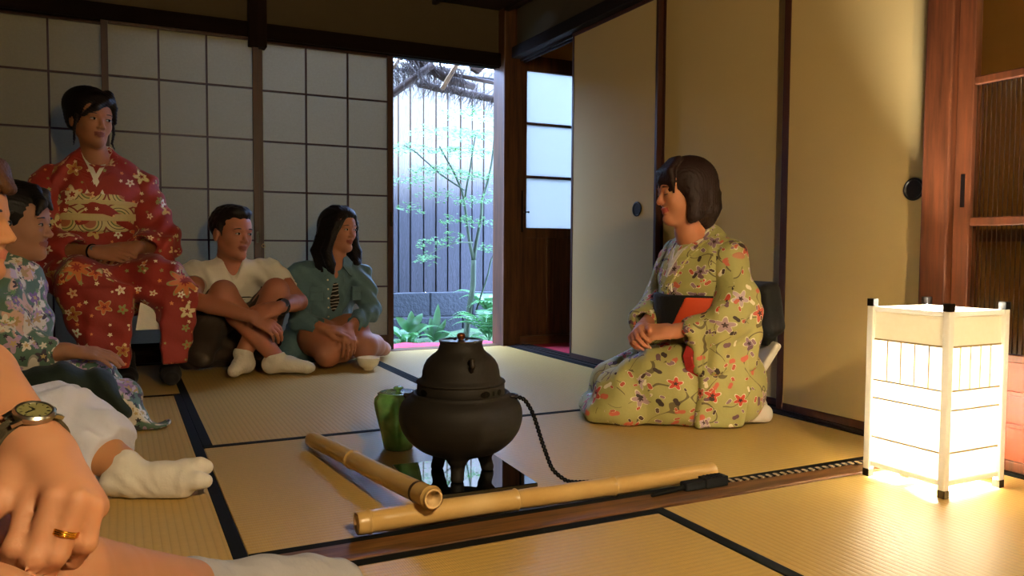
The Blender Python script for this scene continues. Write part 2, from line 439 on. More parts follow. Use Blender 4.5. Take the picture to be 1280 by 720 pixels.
# ------------------------------------------------------------------ tatami
def mat_(x0, x1, y0, y1, along, label, grp='tatami mats'):
    t = thing('tatami_mat', label, 'tatami mat', ((x0+x1)/2, (y0+y1)/2, -.045), grp); b = .028
    G().box((x0+.001, y0+.001, -.045), (x1-.001, y1-.001, 0)).build('rush_surface', M['tatami_'+along], t, bev=.003)
    for s in (0, 1):
        g = G()
        if along == 'y':
            xa = x0 if s == 0 else x1-b; g.box((xa+.0004, y0+.001, -.044), (xa+b-.0004, y1-.001, .0014))
        else:
            ya = y0 if s == 0 else y1-b; g.box((x0+.001, ya+.0004, -.044), (x1-.001, ya+b-.0004, .0014))
        g.build('cloth_border', M['heri'], t, bev=.001)
    return t
mat_(-.70, .207, 1.502, 3.32, 'y', 'tatami mat under the white toe sock, ribs running away from viewer')
mat_(-.70, .207, 3.32, 4.243, 'x', 'tatami mat under the stool of the red kimono')
mat_(-1.75, -.70, 1.502, 2.87, 'y', 'tatami mat at the far left, mostly out of the picture')
mat_(-1.75, -.70, 2.87, 4.243, 'y', 'tatami mat at the far left beside the paper screens')
mat_(.207, 1.155, 2.43, 4.243, 'y', 'tatami mat carrying the seated couple and the tea bowl')
mat_(1.155, 2.078, 2.43, 4.243, 'y', 'pale daylit tatami mat in front of the garden doorway')
mat_(.207, 2.078, 1.502, 2.43, 'x', 'tatami mat carrying the iron brazier and the kneeling hostess')
mat_(-.80, 1.055, .49, 1.416, 'x', 'tatami mat nearest the viewer with black border along threshold')
mat_(1.055, 2.078, -.40, 1.416, 'y', 'tatami mat brightly lit beneath the paper lantern')
mat_(-1.75, -.80, -.40, 1.416, 'y', 'tatami mat at the left of the near room')
mat_(-.80, 1.055, -.40, .49, 'x', 'tatami mat beneath the viewer')
mat_(-1.75, 2.1, -2.6, -.40, 'x', 'tatami mat behind the viewer')

# ------------------------------------------------------------------ shoji screens
def shoji(name, x0, x1, y, cols, zs, label, sw=.022, right_handle=False, right_w=None):
    t = thing(name, label, 'paper screen', ((x0+x1)/2, y, .003), None, 'structure')
    rw = right_w or sw
    g = G(); g.box((x0, y-.014, .004), (x0+sw, y+.014, 1.648)); g.box((x1-rw, y-.014, .004), (x1, y+.014, 1.648))
    g.box((x0+sw, y-.013, .004), (x1-rw, y+.013, .088)); g.box((x0+sw, y-.013, 1.634), (x1-rw, y+.013, 1.648))
    g.build('frame', M['stile'], t, bev=.0015)
    g = G(); a, b = x0+sw, x1-rw
    for i in range(1, cols): x = a+(b-a)*i/cols; g.box((x-.0045, y-.010, .088), (x+.0045, y+.002, 1.634))
    for z in zs: g.box((a, y-.0095, z-.0045), (b, y+.0015, z+.0045))
    g.build('lattice', M['stile'], t)
    G().box((a-.003, y+.0025, .086), (b+.003, y+.0033, 1.636)).build('paper', M['shoji_paper'], t)
    return t
ZS = [.362, .613, .869, 1.130, 1.392]
shoji('door_1', -.76, -.033, YB+.028, 3, ZS, 'paper sliding screen behind the red kimono, at the left edge')
s2 = shoji('door_2', -.063, .655, YB-.006, 3, ZS, 'paper sliding screen behind the seated man', .03)
s3 = shoji('door_3', .655-.005, 1.385, YB+.028, 3, ZS, 'paper sliding screen behind the denim shirt, beside the garden doorway', .03, right_w=.033)
shoji('door_4', -1.45, -.73, YB-.006, 3, ZS, 'paper sliding screen outside the left edge of the picture')
# pull slots and latch hook
G().box((.636, YB-.0225, .60), (.648, YB-.0202, .66)).build('finger_pull', M['lacquer'], s2)
G().box((1.365, YB+.0115, .70), (1.378, YB+.0138, .78)).build('finger_pull', M['lacquer'], s3)
g = G(); a = np.linspace(0, 2*PI, 16, endpoint=False)
g.tube(np.stack([.675+.008*np.cos(a), np.full(16, YB+.006), .585+.008*np.sin(a)], 1), .002, 6, closed=True); g.ball((.675, YB+.010, .594), .004, 8)
g.build('latch_hook', M['brass'], s3, smooth=True)

# ------------------------------------------------------------------ fusuma
def fusuma(name, y0, y1, x, label, pull_y=None, rw=.026, z1=1.692):
    t = thing(name, label, 'sliding door', (x, (y0+y1)/2, .006), None, 'structure')
    G().box((x+.003, y0+.01, .03), (x+.024, y1-.01, z1-.01)).build('paper_panel', M['fusuma'], t)
    g = G(); g.box((x, y0, .007), (x+.027, y0+rw, z1)); g.box((x, y1-rw, .007), (x+.027, y1, z1))
    g.box((x, y0+rw, .007), (x+.027, y1-rw, .034)); g.box((x, y0+rw, z1-.02), (x+.027, y1-rw, z1))
    g.build('lacquered_frame', M['stile'], t, bev=.002)
    if pull_y:
        zc = .763
        g = G().lathe((x+.0028, pull_y, zc), [(.0, .0), (.026, .0), (.034, -.002), (.034, -.005), (.029, -.006), (.026, -.003)][::1], 32, axis=(1, 0, 0))
        g.build('round_pull', M['black_metal'], t, smooth=True, auto=True)
        G().lathe((x+.0022, pull_y, zc), [(.0, -.0012), (.012, -.0012), (.0135, -.0005)], 24, axis=(1, 0, 0)).build('pull_inlay', M['brass'], t, smooth=True)
    return t
fusuma('door_5', 2.848, 3.583, XR+.008, 'tan papered sliding door with round pull, beside the opening', 2.99, .018)
fusuma('door_6', 2.085, 2.872, XR+.046, 'wide tan papered sliding door directly behind the hostess')
fusuma('door_7', 1.475, 2.115, XR+.008, 'tan papered sliding door with round pull beside the reddish post', 1.585, .03)

# ------------------------------------------------------------------ reeded glass door at the right
def mk_reeded():
    n = N('reeded_glass'); co = n.n('SeparateXYZ', {0: n.coord()})
    w = n.math('ABSOLUTE', n.math('SINE', n.math('MULTIPLY', co.outputs[1], PI/.013)))
    n.bsdf((.86, .88, .84), .06, n.bump(w, .9, .004), Transmission_Weight=1.0, IOR=1.3); return n.m
M['reeded'] = mk_reeded()
def mk_clear():
    n = N('clear_glass'); n.bsdf((.9, .92, .88), .02, None, Transmission_Weight=1.0, IOR=1.05); return n.m
M['clear_glass'] = mk_clear()
def glass_door(name, y0, y1, x, label):
    t = thing(name, label, 'sliding door', (x, (y0+y1)/2, .006), None, 'structure'); sw = .048
    g = G(); g.box((x, y0, .007), (x+.03, y0+sw, 1.692)); g.box((x, y1-sw, .007), (x+.03, y1, 1.692))
    a, b = y0+sw, y1-sw
    for z0, z1 in ((.007, .035), (.648, .672), (1.028, 1.05), (1.665, 1.692), (.292, .312)): g.box((x+.001, a, z0), (x+.028, b, z1))
    g.build('frame', M['red_wood'], t, bev=.003)
    G().box((x+.008, a, .035), (x+.020, b, .292)).build('lower_panel', M['red_wood_y'], t)
    g = G()
    for z in (.12, .205): g.box((x+.002, a, z), (x+.008, b, z+.012))
    g.build('panel_rail', M['red_wood_y'], t, bev=.002)
    G().box((x+.012, a-.004, .312), (x+.016, b+.004, .648)).build('reeded_pane', M['reeded'], t)
    G().box((x+.012, a-.004, .672), (x+.016, b+.004, 1.028)).build('reeded_pane', M['reeded'], t)
    G().box((x+.012, a-.004, 1.05), (x+.016, b+.004, 1.665)).build('clear_pane', M['clear_glass'], t)
    G().box((x-.0012, y1-.032, .70), (x+.001, y1-.02, .79)).build('finger_pull', M['lacquer'], t)
    return t
glass_door('door_8', .60, 1.426, XR-.040, 'reddish framed sliding door with reeded glass behind the lantern')
glass_door('door_9', -.20, .62, XR-.008, 'second reeded glass sliding door outside the right edge')
# passage beyond the glass doors and beyond the opening near the corner
g = G().box((3.05, -.4, -.12), (3.12, 4.36, 2.05)); g.box((XR+.06, -.45, -.12), (3.1, -.4, 2.05)); g.box((XR+.1, 2.6, -.12), (3.1, 2.65, 2.05))
g.box((XR+.02, 4.31, 1.745), (3.12, 4.36, 2.05)); g.box((2.93, 4.31, -.1), (3.1, 4.36, 1.8))
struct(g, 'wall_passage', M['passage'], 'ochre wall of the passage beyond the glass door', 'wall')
g = G()
for y in (.75, 1.02, 1.3): g.box((3.0, y, -.05), (3.05, y+.05, 1.98))
g.box((3.02, -.4, .62), (3.05, 2.6, .67))
struct(g, 'trim_10', M['brown_wood'], 'brown posts on the passage wall seen through the glass', 'post')
struct(G().box((XR+.10, -.4, -.12), (3.06, 4.32, -.012)), 'floor_passage', M['brown_wood_x'], 'wooden floor of the passage', 'floor')
struct(G().box((XR+.06, -.4, 1.98), (3.1, 4.36, 2.0)), 'ceiling_passage', M['ceiling_wood'], 'dark ceiling of the passage', 'ceiling')
# far door with three frosted panes
t = thing('door_10', 'wooden door with three frosted panes beyond the corner opening', 'door', (2.5, 4.30, -.01), None, 'structure')
g = G(); x0, x1, y0, y1 = 2.150, 2.93, 4.285, 4.32
g.box((x0, y0, -.012), (2.222, y1, 1.745)); g.box((2.86, y0, -.012), (x1, y1, 1.745))
for z0, z1 in ((1.652, 1.745), (1.330, 1.345), (1.008, 1.024), (.645, .706), (-.012, .05)): g.box((2.222, y0+.004, z0), (2.86, y1-.004, z1))
g.box((2.370, y0+.006, .05), (2.40, y1-.006, .645)); g.box((2.63, y0+.006, .05), (2.66, y1-.006, .645))
g.build('frame', M['brown_wood'], t, bev=.003)
G().box((2.215, y0+.014, .04), (2.87, y0+.026, .66)).build('lower_panel', M['brown_wood'], t)
for z0, z1 in ((1.345, 1.652), (1.024, 1.330), (.706, 1.008)):
    G().box((2.219, y0+.016, z0-.004), (2.863, y0+.020, z1+.004)).build('frosted_pane', M['frosted_glass'], t)
G().box((2.186, y0-.004, .68), (2.197, y0+.001, .93)).build('pull_slot', M['lacquer'], t)
g = G().tube([(2.205, y0, .80), (2.205, y0-.02, .80), (2.222, y0-.024, .80)], .004, 8); g.ball((2.224, y0-.024, .80), .007)
g.build('latch', M['black_metal'], t, smooth=True)
struct(G().box((2.145, 4.25, -.012), (2.93, 4.285, .045)), 'trim_11', M['brown_wood_x'], 'raised wooden sill before the frosted door', 'sill', bev=.003)
tag(G().box((2.20, 3.1, -.012), (2.92, 4.235, -.004)).build('red_carpet', M['red_felt'], bev=.001), 'red felt runner on the passage floor beyond the corner opening', 'carpet')
# ------------------------------------------------------------------ veranda and garden
struct(G().box((XL, YB+.07, -.10), (3.2, 4.66, -.022)), 'floor_veranda', M['brown_wood_x'], 'narrow wooden veranda outside the doorway', 'veranda')
g = G(); xs = np.linspace(.9, 2.12, 40); 
vv = []; ff = []
for i, x in enumerate(xs):
    w = .004*math.sin(x*17)+.003*math.sin(x*41)
    vv += [(x, YB+.085, -.021), (x, YB+.085, -.010+w*.3), (x, 4.64, -.010+w), (x, 4.655+w, -.020)]
for i in range(len(xs)-1):
    for j in range(3): a = i*4+j; ff.append((a, a+4, a+5, a+1))
    a = i*4; ff.append((a+3, a+7, a+4, a))
ff.append((0, 1, 2, 3)); ff.append(tuple(len(vv)-1-k for k in range(4)))
g.add(vv, ff); tag(g.build('red_carpet', M['red_felt'], smooth=False), 'red felt runner on the veranda outside the garden doorway', 'carpet')

def mk_ground():
    n = N('moss_ground'); co = n.coord(); f = n.noise(co, 9, 5, .7); g_ = n.noise(co, 70, 3)
    c = n.ramp(f, [(.35, srgb('#26281e')), (.5, srgb('#344a28')), (.7, srgb('#486a34'))])
    n.bsdf(c, .95, n.bump(g_, .8, .01)); return n.m
M['moss'] = mk_ground()
gx, gy = np.meshgrid(np.linspace(-2.5, 6.5, 60), np.linspace(4.62, 8.5, 30), indexing='ij')
gz = -.16+.05*np.sin(gx*3.1)*np.cos(gy*4.3)+.03*np.sin(gx*9+gy*7)+.03*np.clip(gy-5.2, 0, 1)
vv = np.stack([gx, gy, gz], -1).reshape(-1, 3); ff = [(i*30+j, (i+1)*30+j, (i+1)*30+j+1, i*30+j+1) for i in range(59) for j in range(29)]
o = mesh_obj('ground', vv, ff, M['moss'], smooth=True); tag(o, 'mossy garden ground outside the doorway', 'ground', kind='structure')

# board fence on a stone footing
def mk_board():
    n = N('fence_board'); co = n.coord('Object', (1, 1, .06)); f = n.noise(co, 60, 6, .7)
    wv = n.n('TexWave', {'Vector': n.coord('Object', (1, 1, .35)), 'Scale': 22, 'Distortion': 14, 'Detail': 3, 'Detail Scale': 1.2}, bands_direction='X').outputs[1]
    c = n.ramp(n.math('ADD', n.math('MULTIPLY', f, .65), n.math('MULTIPLY', wv, .35)), [(.25, srgb('#0d0b0e')), (.55, srgb('#1b181d')), (.8, srgb('#29262c'))])
    n.bsdf(c, .8, n.bump(f, .5, .003)); return n.m
M['board'] = mk_board()
FY = 6.02
fence = thing('board_fence', 'weathered grey board fence beyond the garden tree', 'fence', (2.4, FY, .225))
x = .6; k = 0
while x < 5.2:
    w = .100+.006*math.sin(k*2.3)
    if 1.35 < x < 3.3: G().box((x+.003, FY-.008+(k % 2)*.004, .225), (x+w-.003, FY+.010, 1.98)).build('fence_board', M['board'], fence, bev=.002)
    x += w+.006; k += 1
g = G()
g.box((-.6, FY-.006, .225), (1.35, FY+.01, 1.98)); g.build('side_boards', M['board'], fence); g = G()
g.box((3.36, FY-.006, .225), (5.2, FY+.01, 1.98))
g.build('side_boards', M['board'], fence)
g = G(); g.box((-.6, FY+.012, .222), (5.2, FY+.03, 1.97)); g.build('backing', M['dark_wood'], fence)
G().box((-.6, FY-.03, 1.98), (5.2, FY+.05, 2.03)).build('top_rail', M['board'], fence, bev=.004)
M['stone'] = plain('stone', '#1d2023', .9, .35, 6, .8, 40, .01)
g = G(); x = -.6; k = 0
while x < 5.2:
    w = .45+.12*math.sin(k*1.7); g.box((x+.003, FY-.06-.01*math.sin(k), .03), (x+w-.003, FY+.08, .22)); g.box((x-.1, FY-.10, -.22), (x+w-.11, FY+.08, .022)); x += w; k += 1
tag(g.build('stone_footing', M['stone'], bev=.008), 'low grey stone footing under the board fence', 'stone wall')

# eave of poles and brushwood
M['bark'] = wood('bark_pole', '#241a13', '#4a382a', 'x', 20, .8, .5)
M['twig'] = plain('twig', '#3a2a1e', .8, .3, 30, .2)
M['pale_wood'] = wood('pale_rafter', '#6a5138', '#9a7c56', 'y', 10)
def twigs(g, a, b, n, length, spread, lean, seed, r=.0022):
    rg = np.random.default_rng(seed); a = V(a); b = V(b)
    for i in range(n):
        p = a+(b-a)*rg.random() + rg.normal(0, 1, 3)*V(.02, .05, .02)
        d = unit(V(lean)+rg.normal(0, spread, 3)); L = length*(.5+.8*rg.random()); q = p+d*L
        m = (p+q)/2+rg.normal(0, .012, 3)
        g.tube([p-d*L*.4, m, q], [r, r*.9, r*.4], 4)
eave = thing('brushwood_eave', 'rustic eave of dark poles and hanging brushwood above the garden fence', 'eave', (2.1, 5.0, 1.7))
g = G(); n = 14
pp = [(1.837+(2.60-1.837)*i/(n-1), 5.15+.01*math.sin(i), 1.694-.07*i/(n-1)+.004*math.sin(i*1.9)) for i in range(n)]
g.tube(pp, [.027+.002*math.sin(i*2.7) for i in range(n)], 12); g.build('log_beam', M['bark'], eave, smooth=True)
g = G(); g.tube([(1.45, 4.95, 1.50), (1.6, 4.95, 1.575), (1.76, 4.95, 1.70), (1.86, 4.95, 1.78)], [.026]*4, 10); g.build('slanting_pole', M['bark'], eave, smooth=True)
g = G(); g.tube([(1.55, 5.0, 1.90), (1.80, 5.0, 1.80), (2.0, 5.02, 1.715), (2.2, 5.04, 1.69)], [.03, .034, .03, .025], 10); g.build('thatch_roll', M['bark'], eave, smooth=True)
g = G(); g.tube([(1.98, 4.98, 1.745), (2.2, 4.98, 1.725), (2.5, 4.98, 1.70)], .014, 8); g.build('lath', M['bark'], eave, smooth=True)
for a, b, w in (((1.93, 4.95, 1.63), (2.09, 4.93, 1.90), .028), ((1.60, 5.1, 1.70), (1.78, 5.1, 1.98), .02)):
    G().bar(a, b, w, .03, up=(0, 1, 0)).build('rafter', M['pale_wood'], eave, bev=.002)
G().prism([(2.115, 1.90), (2.30, 1.90), (2.30, 1.86), (2.19, 1.755), (2.135, 1.78)], 4.93, 4.97, frame=((0, 0, 0), (1, 0, 0), (0, 0, 1), (0, 1, 0))).build('end_board', M['bark'], eave, bev=.003)
g = G()
twigs(g, (1.46, 4.98, 1.62), (1.86, 5.02, 1.80), 210, .12, .35, (.35, 0, -.9), 3)
twigs(g, (1.55, 5.0, 1.88), (2.1, 5.02, 1.72), 210, .12, .35, (.3, 0, -.9), 4)
twigs(g, (1.84, 5.16, 1.71), (2.6, 5.16, 1.64), 230, .11, .35, (-.35, 0, -.9), 5, .002)
twigs(g, (2.0, 5.0, 1.86), (2.6, 5.0, 1.84), 60, .22, .22, (-.45, 0, -.9), 6, .002)
tag(g.build('brushwood', M['twig'], eave), kind='stuff')

# maple
def leafmat(name, a, b, trans=.45):
    n = N(name); f = n.noise(n.coord(), 14, 3)
    c = n.mix(f, srgb(a), srgb(b)); d = n.n('BsdfDiffuse', {'Color': c}); t = n.n('BsdfTranslucent', {'Color': c})
    gl = n.n('BsdfGlossy', {'Color': (1, 1, 1, 1), 'Roughness': .4})
    m1 = n.n('MixShader', {0: trans, 1: d.outputs[0], 2: t.outputs[0]})
    n.surf(n.n('MixShader', {0: .06, 1: m1.outputs[0], 2: gl.outputs[0]}).outputs[0]); return n.m
M['maple_leaf'] = leafmat('maple_leaf', '#2a6624', '#4d9034', .45)
M['fern_leaf'] = leafmat('fern_leaf', '#2a5a30', '#4f8a44', .3)
M['broad_leaf'] = leafmat('broad_leaf', '#28582c', '#468040', .3)
M['green_bark'] = wood('green_bark', '#242e20', '#3e4a30', 'z', 24, .7, .3)
STAR = []
for i, (ang, L) in enumerate(((-120, .55), (-65, .85), (0, 1.0), (65, .85), (120, .55))):
    a = math.radians(ang+90)
    if i: am = math.radians((ang+pang)/2+90); STAR.append((.25*math.cos(am), .25*math.sin(am)))
    STAR.append((L*math.cos(a-.16)*.55, L*math.sin(a-.16)*.55)); STAR.append((L*math.cos(a), L*math.sin(a))); STAR.append((L*math.cos(a+.16)*.55, L*math.sin(a+.16)*.55)); pang = ang
STAR.append((0, -.12))
def spray(g, tips, c, rx, ry, n, rg, size=.028, tilt=.25):
    """a flat layer of small maple leaves around c"""
    S = np.array(STAR)
    for i in range(n):
        r = math.sqrt(rg.random()); a = rg.random()*2*PI
        p = V(c)+V(r*rx*math.cos(a), r*ry*math.sin(a), rg.normal(0, .018)-.03*r*r)
        nn = unit(V(rg.normal(0, tilt), rg.normal(-.35, tilt), 1)); e1 = unit(np.cross(nn, rg.normal(0, 1, 3))); e2 = np.cross(nn, e1)
        sz = size*(.6+.6*rg.random()); v = p+sz*(S[:, :1]*e1+S[:, 1:]*e2)
        g.add(np.vstack([v, p+nn*sz*.08]), [(j, (j+1) % len(S), len(S)) for j in range(len(S))])
tree = thing('maple_tree', 'slender maple tree with pale green leaves in the garden', 'tree', (2.304, 5.4, -.15))
g = G()
def limb(pts, r0, r1, wob=.01, seed=1):
    pts = np.array(pts, float); t = np.linspace(0, len(pts)-1, len(pts)*4); rg = np.random.default_rng(seed)
    P = np.stack([np.interp(t, range(len(pts)), pts[:, i]) for i in range(3)], 1); P[1:-1] += rg.normal(0, wob*.3, (len(P)-2, 3))
    P[1:-1] = (P[:-2]+2*P[1:-1]+P[2:])/4
    g.tube(P, np.linspace(r0, r1, len(P)), 8); return P
limb([(2.304, 5.4, -.18), (2.31, 5.4, .0), (2.35, 5.4, .25), (2.36, 5.4, .49)], .026, .020)
limb([(2.36, 5.4, .49), (2.31, 5.4, .72), (2.28, 5.38, .93), (2.19, 5.36, 1.12), (2.05, 5.3, 1.30)], .014, .005)
limb([(2.36, 5.4, .49), (2.42, 5.4, .8), (2.44, 5.42, .95), (2.52, 5.44, 1.2), (2.56, 5.45, 1.5)], .015, .006)
limb([(2.28, 5.38, .93), (2.31, 5.36, 1.15), (2.33, 5.3, 1.4)], .009, .004)
limb([(2.24, 5.3, 1.0), (2.05, 5.28, 1.10), (1.86, 5.2, 1.22), (1.75, 5.2, 1.28)], .007, .003)
limb([(2.33, 5.35, .62), (2.15, 5.25, .62), (1.98, 5.2, .56), (1.88, 5.15, .52)], .006, .0025)
limb([(2.38, 5.4, .10), (2.46, 5.38, .35), (2.50, 5.38, .50), (2.60, 5.38, .70), (2.68, 5.38, 1.05), (2.72, 5.38, 1.3)], .007, .004)
g.build('trunk', M['green_bark'], tree, smooth=True)
g = G(); rg = np.random.default_rng(21)
for c, rx, ry, n in (((1.80, 5.2, 1.27), .20, .16, 170), ((2.02, 5.25, 1.14), .22, .16, 190), ((1.78, 5.15, 1.05), .16, .12, 90), ((2.2, 5.2, 1.28), .24, .18, 170),
        ((2.42, 5.3, 1.12), .24, .16, 170), ((2.62, 5.4, 1.02), .18, .14, 110), ((2.1, 5.3, 1.42), .28, .2, 170), ((2.45, 5.35, 1.42), .28, .2, 220), ((2.28, 5.3, 1.56), .26, .2, 150), ((2.6, 5.4, 1.56), .22, .2, 130),
        ((1.98, 5.18, .96), .16, .12, 60), ((2.28, 5.2, .93), .17, .12, 90), ((2.14, 5.2, .80), .13, .10, 60), ((1.97, 5.2, .63), .13, .09, 55), ((1.88, 5.12, .52), .09, .07, 45), ((2.42, 5.3, .78), .17, .12, 70), ((2.62, 5.35, .74), .12, .1, 45), ((2.10, 5.2, .68), .1, .07, 35), ((1.76, 5.12, .86), .1, .1, 40), ((2.4, 5.3, .6), .08, .07, 25)):
    spray(g, None, c, rx, ry, n, rg)
g.build('foliage', M['maple_leaf'], tree)

def frond(g, base, tip, droop, w, n=16):
    base, tip = V(base), V(tip); prev = None
    side = unit(np.cross(tip-base, (0, 0, 1))); P = []
    for i in range(n+1):
        t = i/n; P.append(base+(tip-base)*t+V(0, 0, 1)*droop*(4*t*(1-t)))
    g.tube(P, np.linspace(.003, .001, n+1), 4)
    for i in range(2, n+1):
        t = i/n; L = w*math.sin(PI*min(1, t*1.02+.08))**.7+.004; T = unit(P[i]-P[i-1])
        for s in (-1, 1):
            d = unit(side*s+T*.45-V(0, 0, .22)); q = P[i]+d*L; wd = T*.009
            g.add([P[i]-wd, P[i]+wd, P[i]+d*L*.6+wd*.7, q, P[i]+d*L*.6-wd*.7], [(0, 1, 2, 4), (4, 2, 3)])
def fern(x, y, z, n, L, seed, label, w=.07):
    t = thing('fern', label, 'fern', (x, y, z), 'ferns by the stone footing'); rg = np.random.default_rng(seed); g = G()
    for i in range(n):
        a = 2*PI*i/n+rg.random()*.5; l = L*(.75+.5*rg.random()); frond(g, (x, y, z), (x+l*math.cos(a), y+l*math.sin(a)*.7, z+l*(.25+.35*rg.random())), l*.28, w)
    g.build('fronds', M['fern_leaf'], t)
fern(2.36, 5.12, -.08, 13, .34, 1, 'large fern right of the maple trunk', .07)
fern(2.62, 5.05, -.05, 12, .36, 2, 'fern at the right jamb of the garden doorway')
fern(2.52, 5.45, .08, 11, .30, 3, 'fern high against the stone footing at the right')
fern(1.74, 5.1, -.10, 11, .22, 4, 'small fern at the left jamb of the garden doorway', .04)
fern(2.12, 5.0, -.12, 10, .17, 5, 'low fern between the broad leaves and the maple trunk', .035)
def blade(g, base, tip, w, bend, n=10):
    base, tip = V(base), V(tip); d = tip-base; side = unit(np.cross(d, (0, 1, 0.01))); v = []
    for i in range(n+1):
        t = i/n; p = base+d*t+V(0, -1, 0)*bend*math.sin(PI*t)*.5-V(0, 0, 1)*bend*t*t; ww = w*(math.sin(PI*min(1, .06+t*.95))**.8 if t < 1 else 0.02)*(1 if t > .25 else .25+t*3)
        v += [p-side*ww, p+V(0, .25, 0)*ww, p+side*ww]
    g.add(v, [(i*3+j, i*3+j+1, i*3+j+4, i*3+j+3) for i in range(n) for j in (0, 1)])
def broad(x, y, z, leaves, label):
    t = thing('broadleaf_plant', label, 'plant', (x, y, z), 'broad-leaved plants in the garden'); g = G()
    for dx, dz, w, b in leaves: blade(g, (x, y, z), (x+dx, y-.02, z+dz), w, b)
    g.build('leaves', M['broad_leaf'], t, smooth=True)
broad(1.965, 5.2, -.08, [(.03, .30, .030, .03), (-.03, .20, .028, .02), (.09, .20, .022, .04), (-.10, .16, .02, .05), (.13, .12, .02, .05)], 'upright broad-leaved plant in the middle of the doorway view')
broad(1.76, 5.15, .0, [(.02, .20, .028, .05), (.10, .19, .03, .06), (-.09, .17, .03, .06), (.14, .10, .026, .05)], 'dark broad-leaved plant at the left of the doorway view')
broad(2.56, 5.25, .16, [(.10, .22, .035, .03), (-.06, .16, .035, .05), (-.14, .1, .03, .05), (.04, .12, .035, .04)], 'broad-leaved plant at the right above the ferns')
g = G(); rg = np.random.default_rng(5)
for i in range(1500):
    x = 1.4+1.5*rg.random(); y = 4.72+.6*rg.random(); z = -.14+.05*math.sin(x*3.1)*math.cos(y*4.3); a = rg.random()*PI*2
    p = V(x, y, z); d = unit(V(math.cos(a), math.sin(a), 1.2+rg.random())); s_ = unit(np.cross(d, rg.normal(0, 1, 3))); L = .02+.05*rg.random(); w = .008
    g.add([p, p+d*L*.5+s_*w, p+d*L, p+d*L*.5-s_*w], [(0, 1, 2, 3)])
tag(g.build('ground_cover', M['fern_leaf']), 'low leafy ground cover along the veranda edge', 'plant', kind='stuff')
# house roof edge over the veranda
g = G().box((XL, YB-.1, 2.10), (3.3, 4.78, 2.15)); struct(g, 'roof_eave', M['dark_wood_x'], 'dark roof edge over the veranda', 'roof')
g = G().box((XL-.1, YF-.1, 2.05), (3.3, YB-.1, 2.10)); struct(g, 'roof', M['dark_wood_x'], 'dark roof over the rooms', 'roof')
struct(G().box((XL-.1, 4.74, -.12), (.10, 4.79, 2.1)), 'daylight_blocker', M['dark_wood'], 'added unseen dark panel blocking daylight from the left paper screens', 'wall')  # unseen panel added outside to keep daylight off the left paper screens
# ------------------------------------------------------------------ light
w = bpy.data.worlds.new('sky'); SC.world = w; w.use_nodes = True
bg = w.node_tree.nodes['Background']; bg.inputs[0].default_value = (.37, .55, 1.0, 1); bg.inputs[1].default_value = 21
sun = bpy.data.lights.new('sun', 'SUN'); sun.energy = 60; sun.angle = math.radians(14); sun.color = (.72, .92, 1.0)
so = bpy.data.objects.new('sun', sun); COL.objects.link(so); so.rotation_euler = Vector((.2, .75, -.64)).to_track_quat('-Z', 'Y').to_euler()
def lamp(name, loc, watts, col, r):
    l = bpy.data.lights.new(name, 'POINT'); l.energy = watts; l.color = col; l.shadow_soft_size = r
    o = bpy.data.objects.new(name, l); COL.objects.link(o); o.location = loc; return o
lamp('room_lamp', (.62, -.45, 1.48), 86.0, (1.0, .77, .44), .05)
lamp('passage_fill', (2.62, .35, 1.75), 18.0, (1.0, .66, .32), .05)  # added fill light without a visible source, brightens the passage behind the glass
# ------------------------------------------------------------------ andon lantern
def mk_washi():
    n = N('lantern_paper'); co = n.coord(); g = n.noise(co, 120, 3)
    c = n.mix(g, srgb('#faf5ea'), srgb('#fffdf6')); d = n.n('BsdfDiffuse', {'Color': c}); t = n.n('BsdfTranslucent', {'Color': c})
    n.surf(n.n('MixShader', {0: .62, 1: d.outputs[0], 2: t.outputs[0]}).outputs[0]); return n.m
M['washi'] = mk_washi()
M['lattice'] = plain('pale_lattice', '#b59f78', .8, .05, 40, 0)
def mk_thick():
    n = N('thick_lantern_paper'); c = n.mix(n.noise(n.coord(), 90, 3), srgb('#f6f0e2'), srgb('#fcf7ec'))
    n.surf(n.n('MixShader', {0: .20, 1: n.n('BsdfDiffuse', {'Color': c}).outputs[0], 2: n.n('BsdfTranslucent', {'Color': c}).outputs[0]}).outputs[0]); return n.m
M['washi_thick'] = mk_thick()
def mk_pale():
    n = N('paper_wrapped_frame'); c = n.mix(n.noise(n.coord(), 60, 2), srgb('#ece7dc'), srgb('#f6f2e8'))
    n.surf(n.n('MixShader', {0: .16, 1: n.n('BsdfDiffuse', {'Color': c}).outputs[0], 2: n.n('BsdfTranslucent', {'Color': c}).outputs[0]}).outputs[0]); return n.m
M['pale_lacquer'] = mk_pale()
M['foot_dark'] = plain('dark_cap', '#0d0805', .4, .1, 50, .05)
LX, LY, LS, LH = 1.828, 1.293, .104, .452
lan = thing('paper_lantern', 'tall square paper floor lantern glowing at the right beside the glass door', 'lantern', (LX, LY, .002))
for sx in (-1, 1):
    for sy in (-1, 1):
        x, y = LX+sx*LS, LY+sy*LS
        p = G().box((x-.009, y-.009, .018), (x+.009, y+.009, LH-.012)).build('corner_post', M['pale_lacquer'], lan, bev=.0025)
        G().box((x-.0095, y-.0095, .0), (x+.0095, y+.0095, .019)).build('dark_foot', M['foot_dark'], p, bev=.001)
        G().box((x-.0095, y-.0095, LH-.013), (x+.0095, y+.0095, LH+.006)).build('dark_cap', M['foot_dark'], p, bev=.001)
ZR = [.030, .145, .245, .290, .385, .435]
